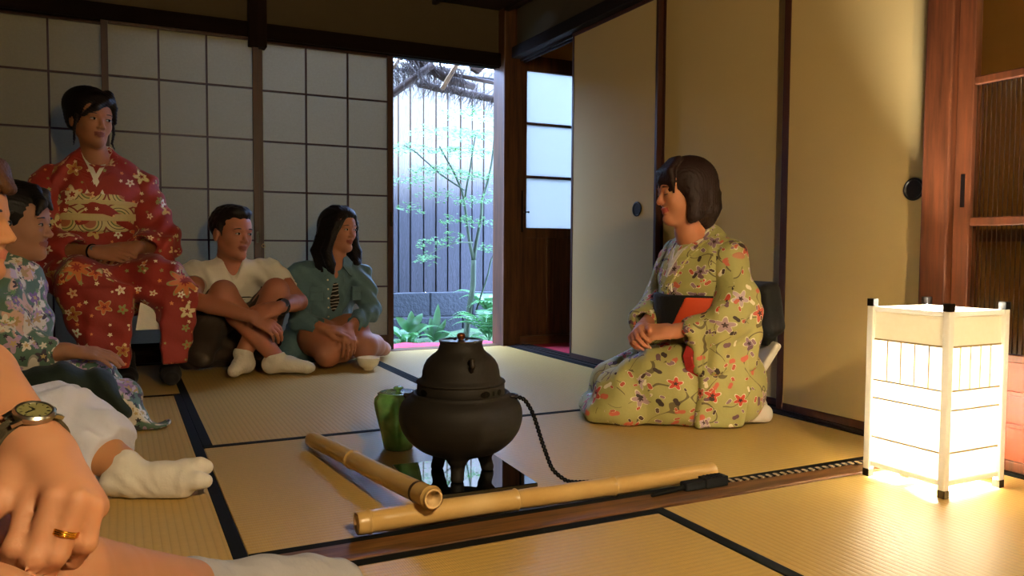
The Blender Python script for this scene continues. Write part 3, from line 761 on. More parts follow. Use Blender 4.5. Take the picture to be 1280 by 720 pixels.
for s, ax in ((-1, 'x'), (1, 'x'), (-1, 'y'), (1, 'y')):
    g = G(); gp = G()
    def bx(a0, a1, z0, z1, t0, t1, G_):
        if ax == 'x': xs = sorted((LX+s*(LS+t0), LX+s*(LS+t1))); G_.box((xs[0], LY+a0, z0), (xs[1], LY+a1, z1))
        else: ys = sorted((LY+s*(LS+t0), LY+s*(LS+t1))); G_.box((LX+a0, ys[0], z0), (LX+a1, ys[1], z1))
    i = LS-.009
    for z in (.034, LH-.020): g = G(); bx(-i, i, z-.006, z+.006, -.006, .005, g); g.build('rail', M['pale_lacquer'], lan, bev=.0015)
    for z in (.104, .205, .251, .355): g = G(); bx(-i, i, z-.0022, z+.0022, -.0021, .0012, g); g.build('lattice_rail', M['lattice'], lan)
    g = G()
    for k in range(1, 5): a = -i+2*i*k/5; g = G(); bx(a-.0016, a+.0016, .253, .353, -.0021, .0008, g); g.build('lattice_slat', M['lattice'], lan)
    bx(-i, i, .038, LH-.024, -.0030, -.0022, gp); gp.build('paper', M['washi'], lan)
    # second sheet of paper over the top band
    g2 = G(); bx(-i, i, .357, LH-.024, -.0020, -.0010, g2); g2.build('upper_paper_band', M['washi_thick'], lan)
def mk_bulb():
    n = N('bulb'); e = n.n('Emission', {'Color': (1.0, .93, .80, 1), 'Strength': 160.0}); n.surf(e.outputs[0]); return n.m
M['bulb'] = mk_bulb()
g = G().lathe((LX, LY, .070), [(.0, 0), (.013, .0), (.014, .025), (.022, .045), (.030, .068), (.028, .088), (.016, .104), (0, .109)], 24); g.build('bulb', M['bulb'], lan, smooth=True)
g = G().lathe((LX, LY, .028), [(0, 0), (.022, 0), (.022, .008), (.016, .012), (.016, .041), (0, .041)], 20); g.build('bulb_socket', M['foot_dark'], lan, smooth=True, auto=True)
g = G().box((LX-LS, LY-.012, .022), (LX+LS, LY+.012, .028)); g.build('cross_bar', M['pale_lacquer'], lan)
lamp('lantern_glow', (LX, LY, .21), 82, (1.0, .97, .88), .035)

# ------------------------------------------------------------------ brazier, kettle and plate
M['iron'] = plain('cast_iron', '#17110a', .7, .25, 40, .5, 320, .0008, Specular_IOR_Level=.35)
M['iron_dark'] = plain('dark_iron', '#241a12', .42, .2, 40, .3, 320, .0006, Metallic=.4)
M['hole_dark'] = plain('matt_black', '#060504', .95, .1, 40, 0, Specular_IOR_Level=.05)  # flat black painting the dark inside of the collar's air holes
M['gloss_tile'] = plain('glossy_black_tile', '#07090a', .03, .1, 5, 0, Coat_Weight=1.0, Coat_Roughness=.02, Specular_IOR_Level=.9)
M['lid_metal'] = plain('kettle_lid_metal', '#6a6a66', .28, .15, 30, .2, 300, .0004, Metallic=1.0)
pl = G().obox((.7605, 1.806, .009), (.143, .143, .007), [(math.cos(-.06), math.sin(-.06), 0), (-math.sin(-.06), math.cos(-.06), 0), (0, 0, 1)])
o = pl.build('brazier_tile', M['gloss_tile'], bev=.002); tag(o, 'glossy black square tile under the iron brazier', 'tile')
KX, KY = .757, 1.808; B0 = .016
fur = thing('iron_brazier', 'round-bellied cast iron brazier on three legs holding the kettle', 'brazier', (KX, KY, B0))
f = F((KX-.18, KY-.18, B0-.004), (KX+.18, KY+.18, .30), .0026)
X, Y, Z = f.ax[0][:, None, None]-KX, f.ax[1][None, :, None]-KY, f.ax[2][None, None, :]
R = np.sqrt(X*X+Y*Y)
prof = np.array([(.040, -.004), (.080, .0), (.104, .012), (.130, .034), (.146, .058), (.1535, .084), (.1535, .108), (.147, .127), (.133, .141), (.119, .149), (.112, .153)]); zb = .070
_h = np.linspace(-.004, .153, 158); _r = np.interp(_h, prof[:, 1], prof[:, 0]); _k = np.exp(-.5*(np.arange(-14, 15)/5.)**2); _k /= _k.sum(); _r = np.convolve(np.pad(_r, 14, 'edge'), _k, 'valid'); prof = np.stack([_r, _h], 1)
# belly as a surface of revolution
rr = np.interp(Z-zb, prof[:, 1], prof[:, 0], left=.04, right=.11)
d = (R-rr)*.72; d = np.maximum(d, np.maximum(zb-Z+.0, Z-(zb+.149)))
d = np.maximum(d, -(np.maximum(R-.104, (zb+.02)-Z)))
f.d = np.minimum(f.d, d.astype(np.float32))
# rolled shoulder ring
rim = np.sqrt((R-.117)**2+(Z-(zb+.148))**2)-.0055; f.comb(tuple(slice(0, int(q)) for q in f.n), rim.astype(np.float32), .004, 'u')
for k in range(3):
    a = math.radians(-119+120*k); c, s_ = math.cos(a), math.sin(a)
    f.chain([(KX+c*.078, KY+s_*.078, zb+.040), (KX+c*.070, KY+s_*.070, zb+.010), (KX+c*.066, KY+s_*.066, .052), (KX+c*.074, KY+s_*.074, B0+.008)], [.040, .029, .0165, .0165], k=.014, kin=.006)
f.plane((0, 0, B0+.001), (0, 0, -1))
for sx in (-1, 1): f.cone((KX+.9*sx*.118, KY+.44*sx*-.118, zb+.140), (KX+.9*sx*.138, KY+.44*sx*-.138, zb+.143), .007, .006, .006)
f.obj('body', M['iron'], fur)
g = G().lathe((KX, KY, .214), [(.098, 0), (.108, 0), (.1095, .003), (.1085, .028), (.107, .031), (.098, .031)], 72)
g.build('collar', M['iron'], fur, smooth=True, auto=True)
g = G(); dirv = unit(V(-KX, -KY, 0))
ca = math.atan2(dirv[1], dirv[0])
for off, w_, h_ in ((.56, .014, .0075), (.79, .0035, .006), (1.0, .009, .0075), (-.95, .014, .0075), (2.4, .014, .0075), (-2.4, .014, .0075)):
    a = ca+off; n_ = V(math.cos(a), math.sin(a), 0); t_ = V(-math.sin(a), math.cos(a), 0); c = V(KX, KY, .231)+n_*.1093; q = np.linspace(0, 2*PI, 20, endpoint=False)
    pts = [c+t_*w_*math.cos(x)+V(0, 0, 1)*h_*math.sin(x)-n_*(.1093-math.sqrt(max(.1093**2-(w_*math.cos(x))**2, 0))) for x in q]
    inn = [p-n_*.0 + n_*.0012 for p in pts]; k0 = len(pts)
    g = G().add(inn+[c+n_*.0012], [(i, (i+1) % k0, k0) for i in range(k0)]); g.build('air_hole', M['hole_dark'], fur)
g = G(); cr = V(KX, KY, .216)+V(.82, -.52, 0)*.128; a = np.linspace(0, PI, 12)
g.tube([cr+V(.82, -.52, 0)*(.016*math.sin(x))+V(.52, .82, 0)*(-.014*math.cos(x)) for x in a], .0045, 8); g.build('lug_ring', M['iron_dark'], fur, smooth=True)

kt = thing('iron_kettle', 'dark cast iron tea kettle sitting in the brazier', 'kettle', (KX, KY, .246))
g = G().lathe((KX, KY, 0), [(.096, .240), (.109, .2455), (.111, .249), (.109, .2525), (.100, .256), (.0965, .264), (.0955, .276), (.092, .290), (.085, .303), (.074, .314), (.064, .321), (.0575, .328), (.0545, .336), (.0525, .343), (.0535, .348), (.053, .3495), (.050, .3495), (.049, .342)], 96)
g.build('body', M['iron'], kt, smooth=True)
for s_ in (-1, 1):
    th = ca+.27 if s_ > 0 else ca+.27+PI; n_ = V(math.cos(th), math.sin(th), 0); t_ = V(-math.sin(th), math.cos(th), 0); c = V(KX, KY, .300)+n_*.088
    f = F(c-.03, c+.03, .0016)
    f.chain([c+V(0, 0, .010)-n_*.004, c+V(0, 0, .012)+n_*.010, c+n_*.014, c-V(0, 0, .012)+n_*.006, c-V(0, 0, .018)+n_*.0], [.005, .006, .0065, .005, .003], k=.003)
    f.cone(c+n_*.010-t_*.02+V(0, 0, .002), c+n_*.010+t_*.02+V(0, 0, .002), .0028, .0028, .001, 's')
    f.obj('ring_lug', M['iron_dark'], kt)
lid = G().lathe((KX, KY, .346), [(.0, .002), (.053, .002), (.0555, .004), (.0555, .006), (.0535, .0072), (.0500, .0055), (.047, .0035), (.030, .005), (.012, .0075), (.0, .008)], 64).build('lid', M['lid_metal'], kt, smooth=True, auto=True)
g = G().lathe((KX, KY, .353), [(.012, -.001), (.007, .001), (.0075, .003), (.0105, .007), (.0105, .012), (.007, .016), (.003, .0172), (0, .0174)], 24)
g.build('knob', plain('bronze_knob', '#6a3a1c', .35, .2, 40, .1, Metallic=.7), lid, smooth=True)
g = G()
for k in range(6): a = k*PI/3; g.ball((KX+.016*math.cos(a), KY+.016*math.sin(a), .353), .0045, 8, sc=(1, 1, .5))
g.build('knob_seat', M['iron_dark'], lid, smooth=True)

# power cord of the brazier
def braid(g, pts, r, pitch=.018, rs=.0022, step=.003):
    pts = np.array(pts, float); d = np.r_[0, np.cumsum(np.linalg.norm(np.diff(pts, axis=0), axis=1))]
    # smooth the path
    t = np.linspace(0, d[-1], int(d[-1]/step)); P = np.stack([np.interp(t, d, pts[:, i]) for i in range(3)], 1)
    for _ in range(25): P[1:-1] = (P[:-2]+2*P[1:-1]+P[2:])/4
    T = np.gradient(P, axis=0); T /= np.linalg.norm(T, axis=1)[:, None]; A = np.cross(T, (0.1, .2, 1)); A /= np.linalg.norm(A, axis=1)[:, None]; Bn = np.cross(T, A)
    for mi_, ph in enumerate((0, PI)):
        w_ = 2*PI*t/pitch+ph; g.tube(P+r*(np.cos(w_)[:, None]*A+np.sin(w_)[:, None]*Bn), rs, 6, mi=mi_)
M['cord'] = plain('black_cord', '#080706', .7, .2, 50, 0, Specular_IOR_Level=.2)
M['cord_brown'] = plain('brown_cord', '#9a8468', .6, .2, 50, 0)
g = G(); braid(g, [(.872, 1.740, .212), (.895, 1.733, .210), (.915, 1.72, .17), (.93, 1.70, .10), (.945, 1.675, .035), (.975, 1.65, .008), (1.03, 1.635, .006), (1.10, 1.60, .006), (1.14, 1.548, .006)], .0032, .02, .0028)
tag(g.build('power_cord', [M['cord'], M['cord']], smooth=True), 'black twisted cord running down from the iron brazier behind the bamboo', 'cord')
cn = thing('cord_connector', 'black plug connector lying on the wooden threshold beside the bamboo end', 'plug', (1.27, 1.487, .004))
g = G(); e1 = unit(V(1, .02, 0)); e2 = V(-e1[1], e1[0], 0)
g.obox((1.225, 1.484, .015), (.030, .013, .010), [e1, e2, (0, 0, 1)]); g.build('plug', M['cord'], cn, bev=.003)
g = G().obox((1.288, 1.485, .017), (.034, .016, .012), [e1, e2, (0, 0, 1)]); 
for k in range(4): g.obox((1.268+.012*k, 1.485, .0295), (.002, .014, .0012), [e1, e2, (0, 0, 1)])
g.build('socket', M['cord'], cn, bev=.004)
G().tube([(1.195, 1.483, .013), (1.17, 1.482, .010), (1.10, 1.478, .007)], [.007, .005, .004], 8).build('strain_relief', M['cord'], cn, smooth=True)
g = G(); braid(g, [(1.322, 1.486, .014), (1.345, 1.487, .009), (1.42, 1.482, .009), (1.55, 1.478, .009), (1.66, 1.474, .009), (1.76, 1.476, .009), (1.80, 1.462, .009), (1.90, 1.44, .009)], .0026, .024, .0024)
tag(g.build('power_cord', [M['cord_brown'], M['cord']], smooth=True), 'braided brown cord lying along the threshold toward the lantern', 'cord')

# bamboo barrier
def mk_bamboo():
    n = N('bamboo'); co = n.coord(); f = n.noise(n.coord('Object', (1, 1, 1)), 6, 3); s_ = n.noise(co, 160, 3)
    c = n.ramp(f, [(.3, srgb('#b8904e')), (.6, srgb('#caa566')), (.8, srgb('#d6b67e'))]); c = n.mix(n.math('MULTIPLY', s_, .15), c, srgb('#96692f'))
    n.bsdf(c, .32, n.bump(f, .1, .002)); return n.m
M['bamboo'] = mk_bamboo(); M['bamboo_cut'] = plain('bamboo_cut_end', '#d9b27a', .55, .15, 90, .2); M['bamboo_dark'] = plain('burnt_band', '#3a2210', .5, .2, 40, .1)
def bamboo(name, a, b, ra, rb, nodes, label, cap=True):
    a, b = V(a), V(b); L = np.linalg.norm(b-a); t = thing(name, label, 'bamboo pole', (a[0], a[1], min(a[2], b[2])-ra), 'bamboo poles')
    s_ = sorted(set([0, .004/L, 1-.004/L, 1]+[x for q in nodes for x in (q-.012/L, q-.004/L, q-.0015/L, q, q+.0015/L, q+.006/L)]+list(np.linspace(.02, .98, 24))))
    R = []
    for x in s_:
        r = ra+(rb-ra)*x; r -= .0012 if x in (0, 1) else 0
        for q in nodes:
            d = (x-q)*L; r += .0026*math.exp(-(d/.0035)**2) - .0014*math.exp(-((d-.007)/.004)**2)+.0006*math.exp(-((d+.012)/.008)**2)
        R.append(r)
    P = [a+(b-a)*x+V(0, 0, .0015*math.sin(x*7)) for x in s_]
    G().tube(P, R, 32, cap=False).build('culm', M['bamboo'], t, smooth=True)
    d = unit(b-a)
    for p, r, dd in ((P[0], R[0], -d), (P[-1], R[-1], d)):
        G().lathe(p, [(r-.0002, -.0005), (r-.0020, .0006), (r-.0045, .0), (r-.0062, -.0018), (r-.0085, -.0014), (0, -.0008)], 32, axis=dd).build('cut_end', M['bamboo_cut'], t, smooth=True)
    for q in nodes:
        r = ra+(rb-ra)*q; c = a+(b-a)*q+V(0, 0, .0015*math.sin(q*7))
        G().tube([c-d*.0012, c, c+d*.0012], [r+.0012, r+.0030, r+.0012], 32, cap=False).build('node_ring', M['bamboo_cut'], t, smooth=True)
    return t
bamboo('bamboo_pole', (.415, 1.528, .0290), (1.330, 1.534, .0240), .0235, .0195, [.028, .39, .67], 'long bamboo pole lying along the threshold in front of the brazier')
b2 = bamboo('bamboo_pole', (.488, 2.275, .026), (.560, 1.478, .0725), .0215, .0225, [.42, .985], 'bamboo pole running toward the viewer, propped on the other pole')
a_ = V(.488, 2.275, .026); d_ = V(.560, 1.478, .0725)-a_
G().tube([a_+d_*.905, a_+d_*.912, a_+d_*.919], [.0232, .0235, .0232], 32, cap=False).build('dark_binding', M['bamboo_dark'], b2, smooth=True)

# green lobed water jar
def mk_green():
    n = N('green_glaze'); f = n.noise(n.coord(), 22, 4); c = n.ramp(f, [(.35, srgb('#4f8046')), (.6, srgb('#6c9c58')), (.75, srgb('#7cab66'))])
    n.bsdf(c, .12, None, Coat_Weight=.6, Coat_Roughness=.05); return n.m
M['green_glaze'] = mk_green()
jar = thing('water_jar', 'green glazed lobed ceramic jar with lid behind the brazier', 'jar', (.712, 2.165, .0015))
lob = lambda a, h: 1-.09*np.exp(-((np.mod(a*5/(2*PI)+.25, 1)-.5)/.07)**2)*min(1, max(0, (h-.004)/.03))*min(1, max(.0, (.158-h)/.02))
g = G().lathe((.712, 2.165, .0015), [(0, .002), (.038, 0), (.042, .004), (.045, .02), (.051, .05), (.060, .085), (.067, .115), (.070, .135), (.068, .147), (.062, .154), (.059, .158), (.060, .161), (.056, .161), (.055, .155)], 160, lob=lob); g.build('body', M['green_glaze'], jar, smooth=True)
ld = G().lathe((.712, 2.165, .159), [(0, .004), (.030, .004), (.048, .003), (.055, .002), (.057, .004), (.054, .007), (.040, .006), (.012, .008), (0, .009)], 48).build('lid', M['green_glaze'], jar, smooth=True)
G().lathe((.712, 2.165, .166), [(.007, 0), (.006, .004), (.013, .008), (.015, .012), (.012, .015), (0, .0155)], 24).build('knob', M['green_glaze'], ld, smooth=True)

# tea bowl
M['cream'] = plain('cream_glaze', '#e2d6ba', .22, .12, 25, .1)
g = G().lathe((1.045, 3.628, .0015), [(0, .004), (.020, .004), (.021, 0), (.024, 0), (.024, .008), (.034, .014), (.046, .026), (.052, .042), (.0545, .060), (.0530, .0615), (.0510, .060), (.048, .042), (.038, .022), (.018, .013), (0, .012)], 64)
tag(g.build('tea_bowl', M['cream'], smooth=True), 'cream ceramic tea bowl on the mat in front of the denim shirt', 'bowl')
# ------------------------------------------------------------------ people: helpers
def skinmat(name, col, lip, rough=.62):
    out = []
    for nm, c in ((name, col), (name+'_lips', lip)):
        n = N(nm); co = n.coord(); f = n.noise(co, 18, 3); g = n.noise(co, 260, 3)
        base = srgb(c); cc = n.mix(f, tuple(x*.9 for x in base), tuple(min(1, x*1.08) for x in base))
        cc = n.mix(n.math('MULTIPLY', g, .18), cc, tuple(x*a for x, a in zip(base, (.95, .72, .62))))
        n.bsdf(cc, rough, n.bump(g, .12, .0006), Subsurface_Weight=.12, Subsurface_Radius=(.012, .004, .002), Subsurface_Scale=.6)
        out.append(n.m)
    return out
def hairmat(name, col, rough=.42):
    n = N(name); sc = n.coord('Object', (1, 1, .12)); f = n.noise(sc, 260, 3, .6); c = srgb(col)
    n.bsdf(n.mix(f, tuple(x*.5 for x in c), tuple(x*1.6 for x in c)), rough, n.bump(f, .7, .0015), Specular_IOR_Level=.25); return n.m
def clothmat(name, col, rough=.85, var=.08, wr=.35, wscale=26, weave=900):
    n = N(name); co = n.coord(); f = n.noise(co, 9, 3); w_ = n.noise(co, wscale, 3, .55); we = n.noise(co, weave, 2); c = srgb(col)
    cc = n.mix(f, tuple(x*(1-var) for x in c), tuple(min(1, x*(1+var)) for x in c))
    h = n.math('ADD', w_, n.math('MULTIPLY', we, .04))
    n.bsdf(cc, rough, n.bump(h, wr, .012), Sheen_Weight=.03); return n.m
def floral(name, base, layers, vine=None, rough=.7, base2=None, wr=.3):
    """base colour with layers of printed five-petal flowers: (scale, petal radius, [petal colours], centre colour, keep, rim)"""
    n = N(name); uv = n.coord('UV'); b = srgb(base)
    wob = n.n('TexNoise', {'Vector': uv, 'Scale': 14, 'Detail': 2}); 
    uvw = n.n('VectorMath', {0: uv, 1: n.n('VectorMath', {0: wob.outputs[1], 1: (.012, .012, 0)}, operation='MULTIPLY').outputs[0]}, operation='ADD').outputs[0]
    c = n.mix(n.noise(uv, 5, 2), b, srgb(base2 or base))
    if vine:
        for sc, off, wd in ((5.5, 0.0, .010), (7.5, 3.7, .008)):
            v2 = n.n('VectorMath', {0: uv, 1: (off, off*.7, 0)}, operation='ADD').outputs[0]
            q = n.math('ABSOLUTE', n.math('SUBTRACT', n.noise(v2, sc, 1), .5)); m_ = n.math('LESS_THAN', q, wd*.55)
            m_ = n.math('MULTIPLY', m_, n.math('GREATER_THAN', n.noise(v2, 9, 1), .48)); c = n.mix(n.math('MULTIPLY', m_, .8), c, srgb(vine))
    for li, L in enumerate(layers):
        sc, r0, cols, cen, keep, rim = L[:6]; np_ = L[6] if len(L) > 6 else 5
        off = n.n('VectorMath', {0: uvw, 1: (li*1.37+.2, li*.73, 0)}, operation='ADD').outputs[0]
        vo = n.n('TexVoronoi', {'Vector': off, 'Scale': sc, 'Randomness': .85}, voronoi_dimensions='2D')
        loc = n.n('VectorMath', {0: off, 1: vo.outputs['Position']}, operation='SUBTRACT').outputs[0]
        sp = n.n('SeparateXYZ', {0: loc}); rnd = n.n('SeparateColor', {0: vo.outputs['Color']})
        ang = n.math('ADD', n.math('ARCTAN2', sp.outputs[1], sp.outputs[0]), n.math('MULTIPLY', rnd.outputs[0], 6.28))
        r = n.n('VectorMath', {0: loc}, operation='LENGTH').outputs['Value']
        R_ = n.math('MULTIPLY', n.math('ADD', .74, n.math('MULTIPLY', n.math('COSINE', n.math('MULTIPLY', ang, float(np_))), .26)), r0)
        R_ = n.math('MULTIPLY', R_, n.math('ADD', .65, n.math('MULTIPLY', rnd.outputs[2], .5)))
        k_ = n.math('LESS_THAN', rnd.outputs[1], keep)
        if rim:
            c = n.mix(n.math('MULTIPLY', n.math('LESS_THAN', r, n.math('MULTIPLY', R_, 1.16)), k_), c, srgb(rim))
        pc = n.ramp(rnd.outputs[0], [(i/len(cols), srgb(x)) for i, x in enumerate(cols)], 'CONSTANT')
        c = n.mix(n.math('MULTIPLY', n.math('LESS_THAN', r, R_), k_), c, pc)
        if cen: c = n.mix(n.math('MULTIPLY', n.math('LESS_THAN', r, n.math('MULTIPLY', R_, .34)), k_), c, srgb(cen))
    w_ = n.noise(n.coord(), 24, 3, .55)
    n.bsdf(c, rough, n.bump(w_, wr, .012), Sheen_Weight=.05); return n.m

class Fr:
    """a body frame: origin, forward, up"""
    def __init__(s, o, fw, up=(0, 0, 1), sc=1.0):
        s.o = V(o); s.f = unit(fw); up = V(up); s.u = unit(up-s.f*(up@s.f)); s.l = np.cross(s.u, s.f); s.s = sc; s.R = [s.f, s.l, s.u]
    def __call__(s, a, b, c): return s.o+s.s*(s.f*a+s.l*b+s.u*c)
    def inv(s, p): q = (p-s.o)/s.s; return q@s.f, q@s.l, q@s.u
def rot_about(v, ax, a):
    v, ax = V(v), unit(ax); return v*math.cos(a)+np.cross(ax, v)*math.sin(a)+ax*(ax@v)*(1-math.cos(a))
def head_field(f, H, female=False, ears=True, open_mouth=False):
    s = H.s; e = lambda p, r, k=.02, op='u', R=None: f.ell(H(*p), V(r)*s, R or H.R, k*s, op)
    cn = lambda a, b, ra, rb, k=.012: f.cone(H(*a), H(*b), ra*s, rb*s, k*s)
    e((-.012, 0, .030), (.094, .075, .086), .02); e((.030, 0, -.033), (.056, .055 if not female else .052, .078), .03)
    e((.040, 0, .042), (.046, .058, .048), .03)
    for b in (-1, 1):
        cn((-.002, b*.043, -.050), (.062, b*.010, -.098), .019, .015, .025); e((.056, b*.033, -.024), (.027, .024, .027), .022)
    e((.074, 0, -.094), (.017, .019, .016), .018)
    for b in (-1, 1):
        e((.100, b*.031, .004), (.014, .017, .010), .012, 's'); e((.077, b*.031, .001), (.0125, .0155, .0115), .004)
        cn((.087, b*.012, .019), (.078, b*.045, .021), .0065, .005, .012)
    cn((.084, 0, .010), (.101, 0, -.026), .0065, .0090, .010); e((.101, 0, -.029), (.0100, .0100, .0088), .006)
    for b in (-1, 1): e((.095, b*.011, -.034), (.010, .0075, .0065), .006)
    e((.0870, 0, -.0555), (.0080, .020, .0058), .008); e((.0845, 0, -.0675), (.0085, .0165, .0062), .008)
    f.cone(H(.097, -.019, -.0615), H(.097, .019, -.0615), .0022*s, .0022*s, .002, 's')
    if ears:
        for b in (-1, 1):
            e((-.010, b*.077, -.008), (.018, .008, .030), .006); e((-.004, b*.087, -.004), (.010, .005, .018), .003, 's')
def lipmask(H):
    def fm(c):
        a, b, u = H.inv(c)
        m = (a > .076) & (np.abs(b) < .0235) & (u < -.0495+np.abs(b)*-.12) & (u > -.0745+np.abs(b)*.45)
        return m.astype(np.int32)
    return fm
def ellb(g, c, r, R, n=16, mi=0):
    g2 = G().ball((0, 0, 0), 1, n); v = g2.v[0]*V(r); return g.add(V(c)+v@np.array(R), g2.f, mi)
M['eye_white'] = plain('eye_white', '#978c82', .3, .03, 20, 0); M['iris'] = plain('dark_iris', '#1c100a', .12, .1, 20, 0)
M['brow'] = plain('dark_brow_hair', '#1d120c', .7, .2, 90, .2)
def face_parts(H, root, gaze=(0, 0), closed=False, brow='brow', bt=.0022):
    s = H.s
    for b in (-1, 1):
        if not closed:
            g = G(); ellb(g, H(.0835, b*.031, .0015), V(.0075, .0130, .0048)*s, H.R); o = g.build('eye', M['eye_white'], root, smooth=True)
            g = G(); ellb(g, H(.0882, b*.031+gaze[0], .0018+gaze[1]), V(.0038, .0056, .0056)*s, H.R); g.build('iris', M['iris'], o, smooth=True)
        g = G(); t = np.linspace(-1, 1, 9)
        z = (.0068-.0045*t*t) if not closed else (-.002-.003*(1-t*t))
        g.tube([H(.0895-.006*x*x, b*(.031)+.0145*x, zz) for x, zz in zip(t, z)], .0013*s, 6); g.build('eyelashes', M['brow'], root, smooth=True)
        g = G(); g.tube([H(.0925-.012*x*x*.5-(.006 if x*b > 0 else 0)*x*x, b*.030+.020*x, .0215+.004*(1-x*x)) for x in t], [bt*(1-.5*abs(x)) for x in t], 6); g.build('eyebrow', M[brow], root, smooth=True)
FL = ((.040, .026, .020), (.045, .029, .021), (.041, .027, .021), (.032, .020, .018))
def hand_field(f, W, d, n, t, s=1.0, curls=(.35, .45, .3), spread=.06, thumb=(.6, .75, -.25), tcurl=.5, k=.004, each=None, Wr=None):
    """W wrist, d towards the knuckles, n back of the hand, t thumb side; returns the finger joints"""
    W, d, n = V(W), unit(d), V(n); n = unit(n-d*(n@d)); t = unit(V(t)-d*(V(t)@d)-n*(V(t)@n)); J = []
    f.box(W+s*d*.046, V(.044, .037, .0125)*s, [d, t, n], .012*s, .008)
    f.cone(W-s*d*.01, W+s*d*.03, (Wr or .024)*s, .022*s, .014)
    for i, (o, dd, L) in enumerate(zip((.030, .010, -.010, -.028), (.086, .090, .086, .078), FL)):
        K = W+s*(d*dd+t*o+n*.001); cu = each[i] if each else curls; a = 0; p = K; pts = [W+s*(d*.03+t*o*.7), K]
        di = unit(d+t*(spread*(1.5-i)*.7))
        ax = unit(np.cross(di, n))
        for j in range(3):
            a += cu[j]; v = rot_about(di, ax, -a); p = p+v*L[j]*s; pts.append(p)
        r = (.0088, .0090, .0086, .0076)[i]*s
        f.cone(pts[0], pts[1], r*1.05, r*1.12, .008)
        f.chain(pts[1:], [r*1.1, r*1.0, r*.92, r*.80], k, k); J.append(pts[1:])
    th = unit(thumb[0]*d+thumb[1]*t+thumb[2]*n); b0 = W+s*(d*.018+t*.022-n*.004); b1 = b0+th*.042*s
    v2 = unit(th*(1-tcurl)+d*tcurl-n*.1*tcurl); b2 = b1+v2*.033*s; v3 = unit(v2*.7+d*.3*tcurl-n*.25*tcurl); b3 = b2+v3*.024*s
    f.chain([b0, b1, b2, b3], [.0165*s, .0125*s, .0105*s, .0088*s], .008, k); J.append([b0, b1, b2, b3]); return J
def hair_locks(f, H, starts, paths, r=.012, k=.006):
    for p in paths: f.chain([H(*q[:3]) for q in p], [(q[3] if len(q) > 3 else r)*H.s for q in p], k, k*.7)

def front(f, Fm, b, u, a0=.30):
    """how far forward the cloth surface lies at lateral b and height u of the body frame"""
    for a in np.arange(a0, -.12, -.003):
        p = Fm(a, b, u); i = np.round((p-f.lo)/f.h).astype(int)
        if np.any(i < 0) or np.any(i >= f.n): continue
        if f.d[tuple(i)] < 0: return a
    return 0.0
def ribbon(g, f, Fm, pts, th=.005, lift=.001):
    """flat band lying on the surface; pts = (b, u, half-width b, half-width u)"""
    v = []
    for b, u, wb, wu in pts:
        for s_ in (-1, 1): v.append((b+s_*wb, u+s_*wu))
    A = np.array([front(f, Fm, b, u) for b, u in v])
    for _ in range(1):
        for s_ in (0, 1):
            q = A[s_::2].copy(); q[1:-1] = (q[:-2]+2*q[1:-1]+q[2:])/4; A[s_::2] = q
    n_ = len(pts); q = []
    for i in range(n_):
        (b0, u0), (b1, u1) = v[2*i], v[2*i+1]; a0, a1 = A[2*i], A[2*i+1]
        q += [Fm(a0+lift+th, b0, u0), Fm(a1+lift+th, b1, u1), Fm(a1-.012, b1, u1), Fm(a0-.012, b0, u0)]
    return g.add(q, [(i*4+j, i*4+(j+1) % 4, i*4+4+(j+1) % 4, i*4+4+j) for i in range(n_-1) for j in range(4)]+[(3, 2, 1, 0), (n_*4-4, n_*4-3, n_*4-2, n_*4-1)])
def collars(f, Fm, root, m, u0, u1, b0, bw):
    """white under-collar and patterned collar crossing over the chest, left over right"""
    M.setdefault('white_cloth', clothmat('white_cotton', '#d8cfc0'))
    for b in (-1, 1):
        t = np.linspace(0, 1, 14); end = -.045 if b > 0 else -.010
        bb = b0+(end-b0)*t**1.05; uu = u0+(u1-u0)*t
        g = G(); ribbon(g, f, Fm, [(b*x, u, b*.012, .007) for x, u in zip(bb, uu)], .004 if b < 0 else .006); g.build('white_collar', M['white_cloth'], root, smooth=False)
        g = G(); ribbon(g, f, Fm, [(b*(x+.026), u-.016, b*.020, .012) for x, u in zip(bb, uu)], .006 if b < 0 else .009); g.build('patterned_collar', m, root, uv='box')
# ------------------------------------------------------------------ hostess kneeling in the green kimono
sk = skinmat('skin_hostess', '#ba7a56', '#a3453a')
D = Fr((1.838, 2.130, 0), (-.88, .47, 0)); W = Fr((1.805, 2.160, 0), (-.985, -.03, 0))
host = thing('person', 'kneeling woman with dark bob in pale green floral kimono and black sash', 'person', D(0, 0, 0))
HH = Fr((1.728, 2.165, .777), (-.955, .25, -.12), (-.05, .02, 1), .93)
# body
f = F(D(.2, 0, .3)-V(.50, .42, .26), D(.2, 0, .3)+V(.36, .36, .66), .0045)
f.chain([W(-.02, 0, .20), W(.0, 0, .36), W(.01, 0, .50)], [.10, .09, .095], k=.03, flat=W.f, ff=.75)
f.cone(W(.0, .12, .565), W(.0, -.12, .565), .04, .04, .03); f.chain([W(.005, 0, .54), W(.055, 0, .64), HH(-.012, 0, -.05)], [.075, .045, .046], .03)
head_field(f, HH, True)
